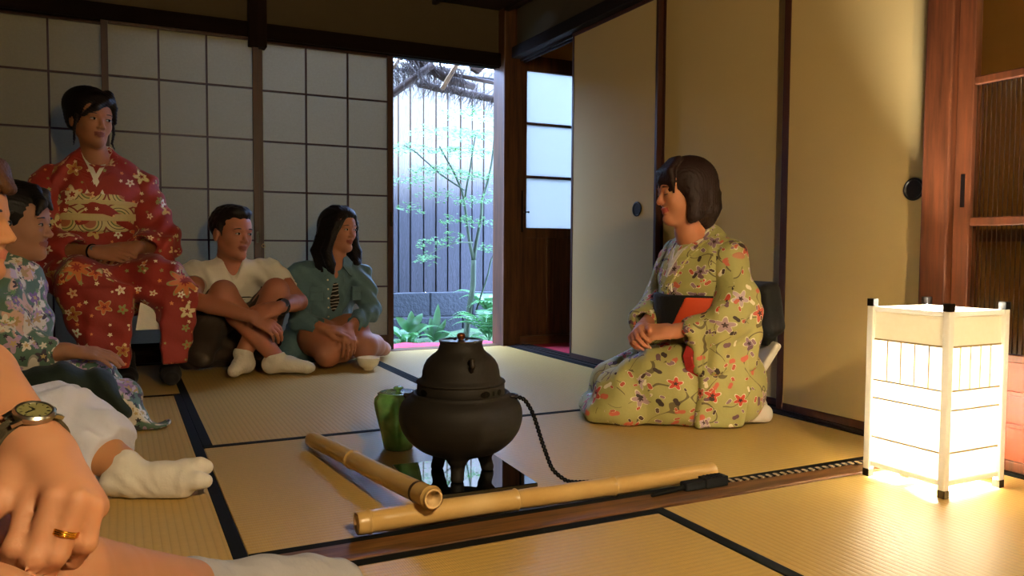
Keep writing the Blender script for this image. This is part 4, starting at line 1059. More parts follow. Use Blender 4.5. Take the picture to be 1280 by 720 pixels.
# arms: shoulder, elbow, wrist
aL = [W(.005, .160, .55), W(.005, .178, .365), W(.195, .105, .315)]; aR = [W(.015, -.160, .55), W(.0, -.21, .36), W(.225, -.035, .315)]
f.chain(aL, [.038, .032, .023], .012); f.chain(aR, [.038, .032, .023], .012)
hand_field(f, W(.205, .10, .315), unit(W.f*.85-W.l*.5-W.u*.05), unit(W.l*.5+W.u*.6), unit(W.u*.8+W.f*.2), .88, (.75, 1.0, .7), .04, (.7, .5, -.3), .7, .003)
hand_field(f, W(.235, -.025, .312), unit(W.f*.8+W.l*.55-W.u*.1), unit(W.u*.5-W.l*.4+W.f*.3), unit(W.u*.8+W.f*.1), .88, (.6, .95, .6), .04, (.7, .5, -.3), .7, .003)
f.chain([D(0, .08, .12), D(.31, .09, .09)], [.08, .06], .02); f.chain([D(0, -.08, .12), D(.31, -.09, .09)], [.08, .06], .02)
f.obj('body', sk, host, fm=lipmask(HH))
face_parts(HH, host, closed=True)
M['floral_green'] = floral('floral_green_silk', '#a39c5a', [(10.5, .027, ['#c25a45', '#b9a0a8', '#c8462f', '#a98a90', '#8d6f7c'], '#3a2018', .75, '#d9cfae'),
    (22, .014, ['#3a2a22', '#c8644a', '#e6dcc0', '#6b4a52'], None, .55, None, 2), (27, .009, ['#4a3326', '#8a6a74', '#b5543c'], None, .5, '#e4dab8', 2)], vine='#4b3a22', base2='#ada565')
# kimono: lap, torso, sleeves
f = F(D(.2, 0, .3)-V(.52, .46, .303), D(.2, 0, .3)+V(.42, .44, .42), .006)
for b in (-1, 1):
    f.chain([D(-.01, b*.072, .14), D(.16, b*.082, .145), D(.325, b*.088, .105)], [.130, .112, .088], .05)
f.box(D(.145, 0, .055), (.245, .180, .05), D.R, .045, .06)
f.box(D(.285, .0, .03), (.17, .160, .03), D.R, .03, .05)
f.ell(D(-.06, 0, .115), (.11, .160, .11), D.R, .06)
f.chain([W(-.02, 0, .22), W(.0, 0, .34), W(.015, 0, .46), W(.0, 0, .535)], [.142, .132, .140, .112], .05, flat=W.f, ff=.78)
f.cone(W(-.005, .115, .555), W(-.005, -.115, .555), .062, .062, .05)
f.cone(W(.045, 0, .455), W(.03, 0, .52), .082, .06, .05)
f.chain([D(.015, 0, .555), D(.025, 0, .605)], [.075, .058], .02)           # collar standing at the nape
f.chain([W(.065, 0, .585), W(.05, 0, .74)], [.022, .075], .012, op='s')       # open neck
# skirt panel hanging down the near side to the floor
f.plane((0, 0, .0045), (0, 0, -1))
def folds(X, Y, Z):
    p = (X-D.o[0])*D.f[0]+(Y-D.o[1])*D.f[1]; q = (X-D.o[0])*D.l[0]+(Y-D.o[1])*D.l[1]
    return .0045*np.sin(34*q+9*Z+6*np.sin(7*p))*np.exp(-((Z-.25)/.22)**2)+.005*np.sin(26*p-22*Z+2.5*np.sin(11*q))*(Z < .7)*.8 + .003*np.sin(60*p+30*Z+5*np.sin(13*Z+9*q))
f.mod(folds); kim = f.obj('kimono', M['floral_green'], host, uv='box', relax=1)
def vband(g, H_, pts, w, th=.004, up=None):
    """flat ribbon along pts; w half width direction given per point"""
    pts = [V(p) for p in pts]; v = []
    for p, ww in zip(pts, w): ww = V(ww); v += [p-ww, p+ww]
    n_ = len(pts); q = []
    for i in range(n_):
        t_ = unit(pts[min(i+1, n_-1)]-pts[max(i-1, 0)]); no = unit(np.cross(t_, V(w[i])))*th
        q += [v[2*i]+no, v[2*i+1]+no, v[2*i+1]-no, v[2*i]-no]
    fc = [(i*4+j, i*4+(j+1) % 4, i*4+4+(j+1) % 4, i*4+4+j) for i in range(n_-1) for j in range(4)]+[(3, 2, 1, 0), (n_*4-4, n_*4-3, n_*4-2, n_*4-1)]
    return g.add(q, fc)
M['white_cloth'] = clothmat('white_cotton', '#d8cfc0'); M['sash_black'] = clothmat('black_sash', '#080706', .8); M['orange_sash'] = clothmat('orange_sash', '#d0481c', .7); M['red_lining'] = clothmat('red_lining', '#a3241c')
collars(f, W, host, M['floral_green'], .640, .445, .046, .05)
# skirt panel falling to the floor and the two wide sleeves
Fp = lambda: F(D(.2, 0, .3)-V(.52, .46, .303), D(.2, 0, .3)+V(.42, .44, .42), .006)
f = Fp(); f.box(D(.015, .190, .145), (.080, .020, .145), [unit(D.f*.97+D.l*.12), unit(D.l*.97-D.f*.12), D.u], .018, .02); f.box(D(-.050, .140, .20), (.070, .030, .11), [unit(D.f*.85+D.l*.45), unit(D.l*.85-D.f*.45), unit(D.u+D.f*.1)], .026, .05)
f.mod(folds); f.plane((0, 0, .0035), (0, 0, -1)); f.obj('kimono_skirt_panel', M['floral_green'], host, uv='box', relax=1)
f = Fp(); f.chain([W(.0, .135, .555), W(.005, .180, .42), W(.075, .175, .335)], [.060, .062, .054], .04)
f.box(W(.035, .205, .295), (.090, .020, .110), [unit(W.f*.98-W.l*.12), unit(W.l*.98+W.f*.12), W.u], .018, .03)
Rs = [unit(W.f*.93-W.l*.36), unit(W.l*.93+W.f*.36), W.u]
f.chain([W(.05, .195, .34), W(.150, .135, .317)], [.058, .048], .02); f.box(W(.095, .178, .255), (.078, .018, .080), Rs, .016, .02)
f.chain([W(.145, .135, .317), W(.22, .085, .315)], [.034, .038], .004, op='s'); f.mod(folds); f.obj('kimono_sleeve', M['floral_green'], host, uv='box', relax=1)
f = Fp(); f.chain([W(.0, -.135, .555), W(-.005, -.20, .40), W(.15, -.12, .33)], [.062, .070, .055], .03); f.box(W(.09, -.155, .255), (.09, .022, .08), [unit(W.f*.8+W.l*.6), unit(W.l*.8-W.f*.6), W.u], .02, .02)
f.chain([W(.145, -.115, .33), W(.22, -.04, .312)], [.034, .038], .004, op='s'); f.mod(folds); f.obj('kimono_sleeve', M['floral_green'], host, uv='box', relax=1)
# sash, bow and lining
f = F(W(0, 0, .36)-V(.3, .3, .12), W(0, 0, .36)+V(.3, .3, .13), .005)
f.chain([W(.002, 0, .315), W(.010, 0, .425)], [.166, .164], .01, flat=W.f, ff=.92); f.plane(W(0, 0, .305), (0, 0, -1), .006); f.plane(W(0, 0, .428), (0, 0, 1), .006); f.obj('black_sash', M['sash_black'], host)
f = F(W(.1, .1, .36)-V(.2, .2, .12), W(.1, .1, .36)+V(.2, .2, .12), .0045)
f.chain([W(.006, 0, .315), W(.012, 0, .425)], [.1705, .1685], .01, flat=W.f, ff=.92); f.plane(W(.09, .035, .36), unit(-W.l*1.0+W.u*.55+W.f*.3)); f.plane(W(0, 0, .422), (0, 0, 1)); f.plane(W(0, 0, .318), (0, 0, -1)); f.obj('orange_fold', M['orange_sash'], host)
f = F(W(-.22, 0, .36)-V(.26, .26, .16), W(-.22, 0, .36)+V(.26, .26, .16), .005)
Rb = [unit(W.f*.97-W.u*.22), W.l, unit(W.u*.97+W.f*.22)]
f.box(W(-.196, .01, .375), (.046, .150, .095), Rb, .032, .01); f.box(W(-.206, .01, .30), (.022, .12, .055), Rb, .018, .02); f.obj('sash_drum_bow', M['sash_black'], host)
f = F(D(-.2, 0, .14)-V(.22, .22, .15), D(-.2, 0, .14)+V(.22, .22, .15), .005)
f.box(D(-.185, -.02, .215), (.012, .07, .055), [unit(D.f*.85+D.u*.5), D.l, unit(D.u*.85-D.f*.5)], .010, .01)
f.obj('white_sash_tail', M['white_cloth'], host)
f = F(D(-.2, 0, .03)-V(.2, .2, .03), D(-.2, 0, .03)+V(.2, .2, .08), .005)
f.box(D(-.105, .10, .035), (.07, .035, .030), D.R, .026, .02); f.box(D(-.125, -.03, .035), (.07, .035, .030), D.R, .026, .02); f.plane((0, 0, .003), (0, 0, -1)); f.obj('white_toe_sock', M['white_cloth'], host)
g = G(); vband(g, None, [W(.165, .145, .265), W(.172, .137, .235), W(.165, .143, .20), W(.135, .160, .183)], [Rs[0]*.006+Rs[1]*.006]*4, .016); g.build('red_sleeve_lining', M['red_lining'], host, bev=.002)
# hair: chin length bob with fringe
M['hair_dark'] = hairmat('dark_brown_hair', '#22100a', .6)
f = F(HH.o-V(.16, .16, .17), HH.o+V(.16, .16, .15), .0035); s = HH.s
f.ell(HH(-.022, 0, .036), V(.104, .092, .094)*s, HH.R, .01)
f.chain([HH(-.055, 0, .0), HH(-.062, 0, -.06), HH(-.050, 0, -.100)], [.086*s, .082*s, .050*s], .03, flat=HH.f, ff=.72)
for b in (-1, 1): f.chain([HH(-.012, b*.068, .03), HH(-.010, b*.078, -.035), HH(.004, b*.074, -.088), HH(.018, b*.066, -.108)], [.036*s, .032*s, .022*s, .008*s], .015, flat=HH.l, ff=.62)
f.ell(HH(.076, 0, -.058), V(.082, .063, .082)*s, HH.R, .006, 's')
for i in range(13):
    b = -.062+.124*i/12; f.chain([HH(.025, b*.55, .112), HH(.068, b*.85, .078), HH(.087-abs(b)*.30, b*1.0, .046-abs(b)*.1), HH(.091-abs(b)*.35, b*1.05, .015-.006*math.sin(i*2.1)-abs(b)*.25)], [.016*s, .013*s, .0095*s, .0035*s], .006)
for i in range(16):
    a = 2.2*(i/15-.5)+PI; R0 = .088; x, y = R0*math.cos(a)*1.0-.022, R0*.98*math.sin(a)
    f.chain([HH(x*.8, y*.8, .05), HH(x-.006, y, -.02), HH(x*.92+.0, y*.93, -.085), HH(x*.72+.004, y*.78, -.122)], [.014*s, .015*s, .013*s, .005*s], .006)
f.mod(lambda X, Y, Z: .0011*np.sin(900*(X*.8+Y)+30*Z)); f.obj('bob_hair', M['hair_dark'], host)
# ------------------------------------------------------------------ man sitting cross-legged
sk = skinmat('skin_man', '#a3664a', '#8a4c3c')
man = thing('person', 'man in white v-neck t-shirt sitting with crossed shins, arms around his knees', 'person', (.47, 3.85, .002))
HM = Fr((.468, 3.868, .640), (.50, -.87, -.05), (.03, 0, 1), 1.02)
T = Fr((.455, 4.03, 0), (.10, -1, 0))
shR, shL = V(.308, 3.945, .455), V(.640, 3.905, .465)
f = F((.17, 3.48, 0), (.86, 4.2, .80), .005)
f.chain([V(.44, 4.03, .12), V(.455, 4.03, .24), V(.468, 3.985, .36), V(.472, 3.945, .44)], [.12, .115, .125, .10], .04, flat=(0, 1, 0), ff=.8)
f.cone(shR+V(.04, 0, -.01), shL-V(.04, 0, .01), .040, .040, .03); f.chain([V(.472, 3.94, .47), V(.467, 3.905, .555), HM(-.01, 0, -.05)], [.070, .052, .050], .03)
head_field(f, HM)
eR, wR = V(.283, 3.745, .345), V(.520, 3.590, .272); eL, wL = V(.752, 3.765, .322), V(.632, 3.602, .312)
for a, e_, w_ in ((shR, eR, wR), (shL, eL, wL)):
    f.chain([a, (a+e_)/2, e_], [.046, .047, .040], .015); f.chain([e_, e_*.7+w_*.3, w_], [.039, .039, .026], .008)
hand_field(f, wR, V(.85, -.10, -.52), V(.35, -.75, .6), V(.3, -.5, -.6)*-1, 1.0, (.35, .5, .3), .08, (.6, .75, -.25), .5, .003)
hand_field(f, wL, V(-.93, -.12, -.28), V(-.1, -.75, .6), V(-.2, .1, .9), 1.0, (.55, .6, .4), .06, (.75, .55, -.3), .6, .003)
kR, kL = V(.412, 3.722, .372), V(.640, 3.725, .378); nR, nL = V(.622, 3.640, .085), V(.490, 3.705, .10)
f.chain([V(.36, 4.0, .12), kR], [.088, .060], .02); f.chain([V(.54, 4.0, .12), kL], [.088, .060], .02)
f.chain([kR, kR*.65+nR*.35+V(-.01, .02, 0), nR], [.056, .054, .036], .012); f.chain([kL, kL*.65+nL*.35+V(.01, .02, 0), nL], [.056, .054, .036], .012)
f.chain([nR, V(.64, 3.64, .055)], [.030, .020], .01); f.chain([nL, V(.48, 3.68, .055)], [.030, .020], .01)
f.obj('body', sk, man, fm=lipmask(HM)); face_parts(HM, man, gaze=(.002, 0), bt=.0032)
M['stubble'] = hairmat('dark_short_hair', '#140c08', .5)
f = F(HM.o-V(.14, .14, .12), HM.o+V(.14, .14, .16), .0035); s = HM.s
f.ell(HM(-.020, 0, .044), V(.100, .083, .090)*s, HM.R, .01); f.ell(HM(.035, 0, .095), V(.060, .062, .035)*s, HM.R, .02)
for b in (-1, 1): f.cone(HM(.012, b*.073, .03), HM(.014, b*.071, -.012), .012*s, .006*s, .01)
f.ell(HM(.085, 0, -.01), V(.072, .058, .078)*s, HM.R, .006, 's'); f.cone(HM(.02, 0, -.09), HM(-.08, 0, -.14), .09*s, .085*s, .01, 's')
for b in (-1, 1): f.ell(HM(.0, b*.09, -.02), V(.030, .03, .036)*s, HM.R, .004, 's')
f.mod(lambda X, Y, Z: .0028*np.sin(130*X+40*Z)*np.sin(140*Y+30*Z)*np.cos(120*Z)); f.obj('short_hair', M['stubble'], man)
# t-shirt
M['tshirt'] = clothmat('white_tshirt', '#d6ccba', .9, .04, .7, 16)
f = F((.17, 3.55, .05), (.86, 4.2, .60), .005)
f.chain([V(.44, 4.03, .15), V(.455, 4.03, .24), V(.468, 3.985, .36), V(.472, 3.945, .44)], [.137, .128, .130, .105], .05, flat=(0, 1, 0), ff=.83)
f.cone(shR+V(.03, 0, -.005), shL-V(.03, 0, .005), .056, .056, .04); f.cone(V(.472, 3.94, .44), V(.468, 3.91, .520), .10, .065, .03)
for a, e_ in ((shR, eR), (shL, eL)): f.cone(a, a*.42+e_*.58, .060, .062, .03); 
f.mod(lambda X, Y, Z: .004*np.sin(70*Z+25*X+4*np.sin(20*X))+.003*np.sin(50*X-60*Z+3*np.sin(30*Z)))
for a, e_ in ((shR, eR), (shL, eL)): f.plane  # hems below
for a, e_ in ((shR, eR), (shL, eL)):
    d = unit(e_-a); p = a*.38+e_*.62
    f.cone(p+d*.012, p+d*.05, .068, .072, .0, 's')
f.cone(V(.468, 3.905, .545), V(.466, 3.88, .62), .056, .075, .01, 's'); f.cone(V(.470, 3.87, .535), V(.472, 3.83, .415), .050, .006, .008, 's')
f.plane((0, 0, .13), (0, 0, -1), .01); TS = f; f.obj('tshirt', M['tshirt'], man, relax=1)
M['stripe'] = plain('dark_stripe', '#2a2622', .8)
g = G(); TF = Fr((.47, 4.0, 0), (0, -1, 0))
for dz in (0, .014, .028): ribbon(g, TS, TF, [(b, .315+dz, 0, .0030) for b in np.linspace(-.08, .14, 14)], .0015)
g.build('chest_stripes', M['stripe'], man, smooth=True)
M['shorts'] = clothmat('dark_shorts', '#3a2c20', .9, .1, .5, 18)
f = F((.17, 3.6, 0), (.86, 4.24, .42), .006)
f.ell((.45, 4.03, .115), (.19, .14, .115), None, .03)
f.chain([V(.345, 4.0, .13), V(.375, 3.86, .25), V(.405, 3.77, .325)], [.112, .088, .078], .04); f.chain([V(.555, 4.0, .13), V(.60, 3.86, .25), V(.635, 3.77, .33)], [.112, .088, .076], .04)
f.chain([V(.30, 3.98, .07), V(.33, 3.86, .09)], [.07, .06], .05); f.chain([V(.60, 3.98, .08), V(.60, 3.88, .10)], [.08, .06], .05)
f.mod(lambda X, Y, Z: .005*np.sin(60*Z+30*X+4*np.sin(20*Y))); f.plane((0, 0, .003), (0, 0, -1)); f.obj('shorts', M['shorts'], man, relax=1)
M['sock_white'] = clothmat('white_sock', '#cfc4b2', .95, .06, .6, 40)
for h, a, t_ in ((V(.605, 3.660, .043), nR, V(.752, 3.592, .036)), (V(.502, 3.705, .046), nL, V(.442, 3.628, .036))):
    f = F(np.minimum(h, t_)-.08, np.maximum(h, t_)+.09, .004); f.plane
    f.chain([a, h+V(0, 0, .012)], [.043, .040], .01); f.chain([h, h*.5+t_*.5+V(0, 0, .012), t_], [.035, .034, .028], .02); f.cone(t_, t_+unit(t_-h)*.018, .027, .018, .01)
    f.plane(a+unit(a-h)*.02, unit(V(-.2 if a is nR else .2, .1, 1))); f.plane((0, 0, .003), (0, 0, -1)); f.obj('sock', M['sock_white'], man)
g = G(); a = np.linspace(0, 2*PI, 20, endpoint=False); dw = unit(wL-eL); c = wL-dw*.032; e1 = unit(np.cross(dw, (0, 0, 1))); e2 = np.cross(dw, e1)
g.tube([c+.0305*(math.cos(x)*e1+math.sin(x)*e2) for x in a], .008, 8, closed=True); wst = g.build('wrist_watch_strap', M['lacquer'], man, smooth=True)
no = unit(V(.15, -.85, .5)); g = G().lathe(c+no*.030, [(0, 0), (.019, 0), (.021, .004), (.019, .010), (0, .010)], 24, axis=no); g.build('watch_case', plain('steel_watch', '#8a8f96', .3, .1, 50, 0, Metallic=1.0), wst, smooth=True, auto=True)

# ------------------------------------------------------------------ woman in denim shirt
sk = skinmat('skin_denim', '#a46a4c', '#8a4637')
wom = thing('person', 'long-haired woman in denim shirt sitting on folded legs beside the doorway', 'person', (.96, 3.9, .002))
HW = Fr((.984, 3.930, .668), (.52, -.86, -.04), (.02, 0, 1), .93)
shR, shL = V(.800, 3.985, .448), V(1.100, 3.955, .440); eR, wR = V(.782, 3.90, .225), V(.878, 3.760, .190); eL, wL = V(1.128, 3.875, .262), V(.975, 3.745, .185)
kR, kL = V(.880, 3.745, .074), V(1.062, 3.755, .098)
f = F((.66, 3.6, 0), (1.33, 4.2, .80), .005)
f.chain([V(.90, 4.03, .13), V(.925, 4.02, .25), V(.945, 3.985, .36), V(.952, 3.965, .42)], [.11, .095, .10, .085], .04, flat=(0, 1, 0), ff=.8)
f.cone(shR+V(.03, 0, 0), shL-V(.03, 0, 0), .042, .042, .04); f.chain([V(.955, 3.955, .46), V(.970, 3.94, .55), HW(-.01, 0, -.05)], [.065, .045, .044], .025)
head_field(f, HW, True, ears=False)
for a, e_, w_ in ((shR, eR, wR), (shL, eL, wL)): f.chain([a, e_, w_], [.042, .036, .023], .01)
hand_field(f, wR, V(.85, -.42, -.12), V(.1, -.5, .85), V(.3, -.5, .3), .9, (.35, .5, .4), .05, (.75, .5, -.3), .6, .003)
hand_field(f, wL, V(-.05, -.72, -.68), V(.15, -.70, .7), V(-.9, -.1, .1), .9, (.3, .45, .4), .05, (.8, .4, -.3), .7, .003)
f.chain([V(.87, 4.02, .13), V(.87, 3.88, .135), kR], [.105, .092, .062], .03); f.chain([V(.99, 4.02, .13), V(1.03, 3.90, .15), kL], [.105, .092, .064], .03)
f.chain([kR, V(.98, 3.86, .07), V(1.10, 3.98, .05)], [.060, .055, .036], .02); f.chain([kL, V(1.14, 3.87, .085), V(1.205, 3.95, .060)], [.062, .055, .038], .02)
f.chain([V(1.20, 3.94, .062), V(1.245, 4.03, .045), V(1.25, 4.08, .035)], [.038, .034, .022], .015); f.chain([V(1.10, 3.98, .05), V(1.18, 4.04, .035)], [.034, .028], .015)
f.plane((0, 0, .003), (0, 0, -1)); f.obj('body', sk, wom, fm=lipmask(HW)); face_parts(HW, wom, gaze=(.002, 0))
M['hair_black'] = hairmat('long_black_hair', '#100907', .55)
f = F(HW.o-V(.24, .22, .27), HW.o+V(.24, .20, .14), .0045); s = HW.s
f.ell(HW(-.020, 0, .038), V(.101, .088, .092)*s, HW.R, .01); f.ell(HW(.040, 0, .085), V(.052, .060, .036)*s, HW.R, .02); f.chain([HW(-.06, 0, 0), HW(-.075, 0, -.10), HW(-.06, 0, -.18)], [.080*s, .082*s, .060*s], .03, flat=HW.f, ff=.75)
rg = np.random.default_rng(2)
for b in (-1, 1):
    for i in range(9):
        t_ = i/8; w0 = .070+.012*t_; ph = rg.random()*6; a0 = .030-.085*t_
        f.chain([HW(.022-.05*t_, b*.028, .112), HW(a0+.02, b*w0, .040), HW(a0+.008, b*(w0+.016), -.045), HW(a0+.012*math.sin(ph), b*(w0+.038+.01*math.sin(ph)), -.115), HW(a0+.028+.012*math.cos(ph), b*(w0+.030+.014*math.cos(ph)), -.175-.02*rg.random()), HW(a0+.035, b*(w0+.024), -.215-.02*rg.random())], [.016*s, .016*s, .018*s, .021*s, .019*s, .006*s], .008)
f.ell(HW(.078, 0, -.035), V(.080, .058, .100)*s, HW.R, .006, 's')
f.chain([HW(.055, .004, .100), HW(.078, .034, .074), HW(.068, .064, .015), HW(.045, .078, -.05)], [.012*s, .010*s, .010*s, .008*s], .006); f.chain([HW(.055, .0, .100), HW(.076, -.036, .072), HW(.066, -.066, .01), HW(.044, -.080, -.05)], [.012*s, .011*s, .010*s, .008*s], .006)
f.mod(lambda X, Y, Z: .0016*np.sin(420*(X+Y*.6)+24*np.sin(22*Z))); f.obj('long_hair', M['hair_black'], wom)
# dark striped top under the open shirt
n = N('striped_top'); w_ = n.n('TexWave', {'Vector': n.coord(), 'Scale': 18, 'Distortion': 6, 'Detail': 1}, bands_direction='Z').outputs[1]
n.bsdf(n.mix(n.math('GREATER_THAN', w_, .86), srgb('#16120f'), srgb('#b5aa98')), .9); M['striped_top'] = n.m
f = F((.7, 3.8, .1), (1.2, 4.12, .47), .005)
f.chain([V(.90, 4.03, .16), V(.925, 4.02, .25), V(.945, 3.985, .36), V(.952, 3.965, .40)], [.118, .103, .108, .085], .04, flat=(0, 1, 0), ff=.82); f.plane((0, 3.88, .405), (0, -.3, 1), .01); f.obj('striped_top', M['striped_top'], wom)
def denim(name, col):
    n = N(name); co = n.coord(); f_ = n.noise(co, 12, 4); w_ = n.noise(co, 500, 2); b_ = n.noise(co, 22, 3, .55); c = srgb(col)
    cc = n.mix(f_, tuple(x*.75 for x in c), tuple(min(1, x*1.25) for x in c)); cc = n.mix(n.math('MULTIPLY', w_, .3), cc, tuple(min(1, x*1.6) for x in c))
    n.bsdf(cc, .85, n.bump(b_, .6, .012)); return n.m
M['denim'] = denim('washed_denim', '#526b70')
f = F((.66, 3.66, 0), (1.30, 4.2, .56), .0055)
f.chain([V(.89, 4.03, .12), V(.92, 4.03, .24), V(.945, 3.99, .36), V(.952, 3.965, .42)], [.150, .128, .125, .105], .05, flat=(0, 1, 0), ff=.86)
f.cone(shR+V(.02, 0, 0), shL-V(.02, 0, 0), .056, .056, .04); f.cone(V(.953, 3.965, .44), V(.960, 3.955, .505), .085, .058, .03)
for a, e_, w_ in ((shR, eR, wR), (shL, eL, wL)): f.chain([a, (a+e_)/2, e_, e_*.3+w_*.7], [.058, .057, .053, .042], .02, .01)
f.chain([V(.80, 4.0, .10), V(.745, 3.96, .06)], [.09, .055], .05)
for w_, e_ in ((wR, eR), (wL, eL)): f.cone(w_*.85+e_*.15, w_+unit(w_-e_)*.05, .045, .07, 0, 's')
f.mod(lambda X, Y, Z: .005*np.sin(60*Z-35*X+4*np.sin(26*X+20*Y))+.003*np.sin(90*X+70*Z))
f.chain([V(.968, 3.855, .52), V(.955, 3.850, .36), V(.955, 3.88, .20)], [.034, .042, .050], .004, op='s'); f.chain([V(.968, 3.93, .56), V(.970, 3.88, .50)], [.050, .036], .006, op='s')
f.plane((0, 0, .004), (0, 0, -1)); shirt = f.obj('denim_shirt', M['denim'], wom, relax=1)
for b in (-1, 1):
    g = G(); x0 = .955+b*.098; c = V(x0, 3.872 if b < 0 else 3.862, .352); R_ = [unit(V(1, .5*b if b > 0 else -.30, 0)), unit(V(-.5*b if b > 0 else .30, 1, 0)), V(0, 0, 1)]
    g.obox(c, (.030, .006, .034), R_); g.obox(c+V(0, -.005, .022), (.031, .006, .014), R_); g.build('chest_pocket', M['denim'], shirt, bev=.003)
for b in (-1, 1):
    g = G(); vband(g, None, [V(.962+b*.052, 3.955, .545), V(.962+b*.058, 3.905, .520), V(.960+b*.048, 3.868, .478), V(.958+b*.064, 3.856, .440)], [V(b*.016, 0, -.012), V(b*.020, -.004, -.012), V(b*.022, 0, -.008), V(b*.006, 0, -.004)], .004); g.build('collar_flap', M['denim'], shirt, bev=.002)
g = G()
for i in range(6): g.ball((.912, 3.868-.012*math.sin(i*.6), .42-.045*i), .005, 8)
g.build('snap_buttons', M['cream'], shirt, smooth=True)
M['denim_short'] = denim('denim_shorts', '#3f4c58')
f = F((.72, 3.74, 0), (1.2, 4.16, .26), .006)
f.chain([V(.87, 4.02, .13), V(.875, 3.86, .138)], [.115, .099], .03); f.chain([V(.99, 4.02, .13), V(1.035, 3.87, .148)], [.115, .094], .03); f.plane((0, 3.825, .1), (.15, -1, -.1)); f.plane((0, 0, .004), (0, 0, -1)); f.obj('denim_shorts', M['denim_short'], wom)
# ------------------------------------------------------------------ woman in red kimono on a low stool
sk = skinmat('skin_red', '#95603f', '#74382c')
red = thing('person', 'woman in red floral kimono sitting on a low stool with hands folded in her lap', 'person', (0.0, 3.85, .002))
D = Fr((-.085, 3.93, 0), (.08, -1, 0))        # forward is toward the viewer, left is her left
HR = Fr((-.098, 3.885, 1.118), (.42, -.88, -.06), (.04, 0, 1), 1.0)
f = F((-.42, 3.42, .40), (.36, 4.12, 1.28), .0055)
f.chain([D(-.0, 0, .52), D(0, 0, .66), D(.01, 0, .80)], [.11, .10, .11], .03, flat=D.f, ff=.8)
f.cone(D(0, .13, .855), D(0, -.13, .855), .045, .045, .03); f.chain([D(.0, 0, .84), D(.02, 0, .95), HR(-.01, 0, -.05)], [.075, .05, .048], .03)
head_field(f, HR, True)
aR = [D(.0, -.175, .84), D(.05, -.235, .56), D(.27, -.03, .555)]; aL = [D(.0, .175, .84), D(.05, .235, .57), D(.24, .13, .575)]
f.chain(aR, [.042, .038, .027], .01); f.chain(aL, [.042, .038, .027], .01)
hand_field(f, aR[2], D.l*.93+D.f*.25-D.u*.10, D.f*.75+D.u*.6, D.u*.7-D.f*.5, .95, (.25, .35, .3), .07, (.75, .55, -.2), .6, .003)
hand_field(f, aL[2], -D.l*.90+D.f*.38-D.u*.22, D.f*.7+D.u*.65, D.u*.7-D.f*.5, .95, (.3, .45, .3), .07, (.75, .55, -.2), .6, .003)
f.obj('body', sk, red, fm=lipmask(HR)); face_parts(HR, red, gaze=(.002, 0), bt=.002)
M['hair_up'] = hairmat('dark_upswept_hair', '#120a08', .5)
f = F(HR.o-V(.17, .17, .13), HR.o+V(.17, .2, .19), .004); s = HR.s
f.ell(HR(-.020, 0, .045), V(.104, .092, .098)*s, HR.R, .01); f.ell(HR(.048, .012, .088), V(.046, .056, .034)*s, HR.R, .02); f.ell(HR(-.065, .0, .070), V(.088, .092, .080)*s, HR.R, .03); f.ell(HR(-.055, 0, .00), V(.070, .078, .065)*s, HR.R, .03)
f.ell(HR(.085, .014, -.036), V(.074, .060, .080)*s, HR.R, .005, 's'); f.cone(HR(.0, 0, -.08), HR(-.1, 0, -.14), .07*s, .08*s, .02, 's')
f.chain([HR(.045, .040, .115), HR(.082, .020, .085), HR(.088, -.022, .052), HR(.062, -.064, .012)], [.020*s, .017*s, .015*s, .008*s], .01)
f.chain([HR(.050, .045, .110), HR(.070, .058, .06), HR(.045, .078, .0)], [.020*s, .014*s, .008*s], .01)
for b in (-1, 1): f.chain([HR(.028, b*.074, .01), HR(.030, b*.082, -.045), HR(.026, b*.078, -.088), HR(.040, b*.086, -.115)], [.008*s, .006*s, .005*s, .0025*s], .004)
f.mod(lambda X, Y, Z: .0013*np.sin(500*(X*.7+Z)+20*Y)); f.obj('upswept_hair', M['hair_up'], red)
M['floral_red'] = floral('floral_red_silk', '#92261a', [(4.6, .062, ['#c9b27c', '#c26a34', '#d6c294'], '#9a2a1c', .42, '#8f8a4e', 8), (6.8, .036, ['#c9a860', '#c4622e', '#d6c294', '#a8702e'], '#8a2418', .55, '#b9a96e'), (13, .020, ['#dcc9a4', '#d9b27c', '#e2d8c0', '#8a8a4a'], '#b5502c', .5, None), (24, .008, ['#e2cda6', '#d68a4a', '#8f8f52'], None, .45, None)], base2='#841c14')
K = F((-.50, 3.36, .05), (.42, 4.2, 1.02), .007)
K.chain([D(-.02, 0, .50), D(.0, 0, .66), D(.01, 0, .78), D(.0, 0, .84)], [.165, .150, .160, .125], .05, flat=D.f, ff=.82)
K.cone(D(0, .14, .850), D(0, -.14, .850), .072, .072, .07); K.cone(D(0, .07, .90), D(0, -.07, .90), .060, .060, .06); K.chain([D(-.01, 0, .90), D(-.005, 0, .965)], [.100, .072], .03)
K.chain([D(.075, 0, .895), D(.045, 0, 1.06)], [.022, .085], .012, op='s')
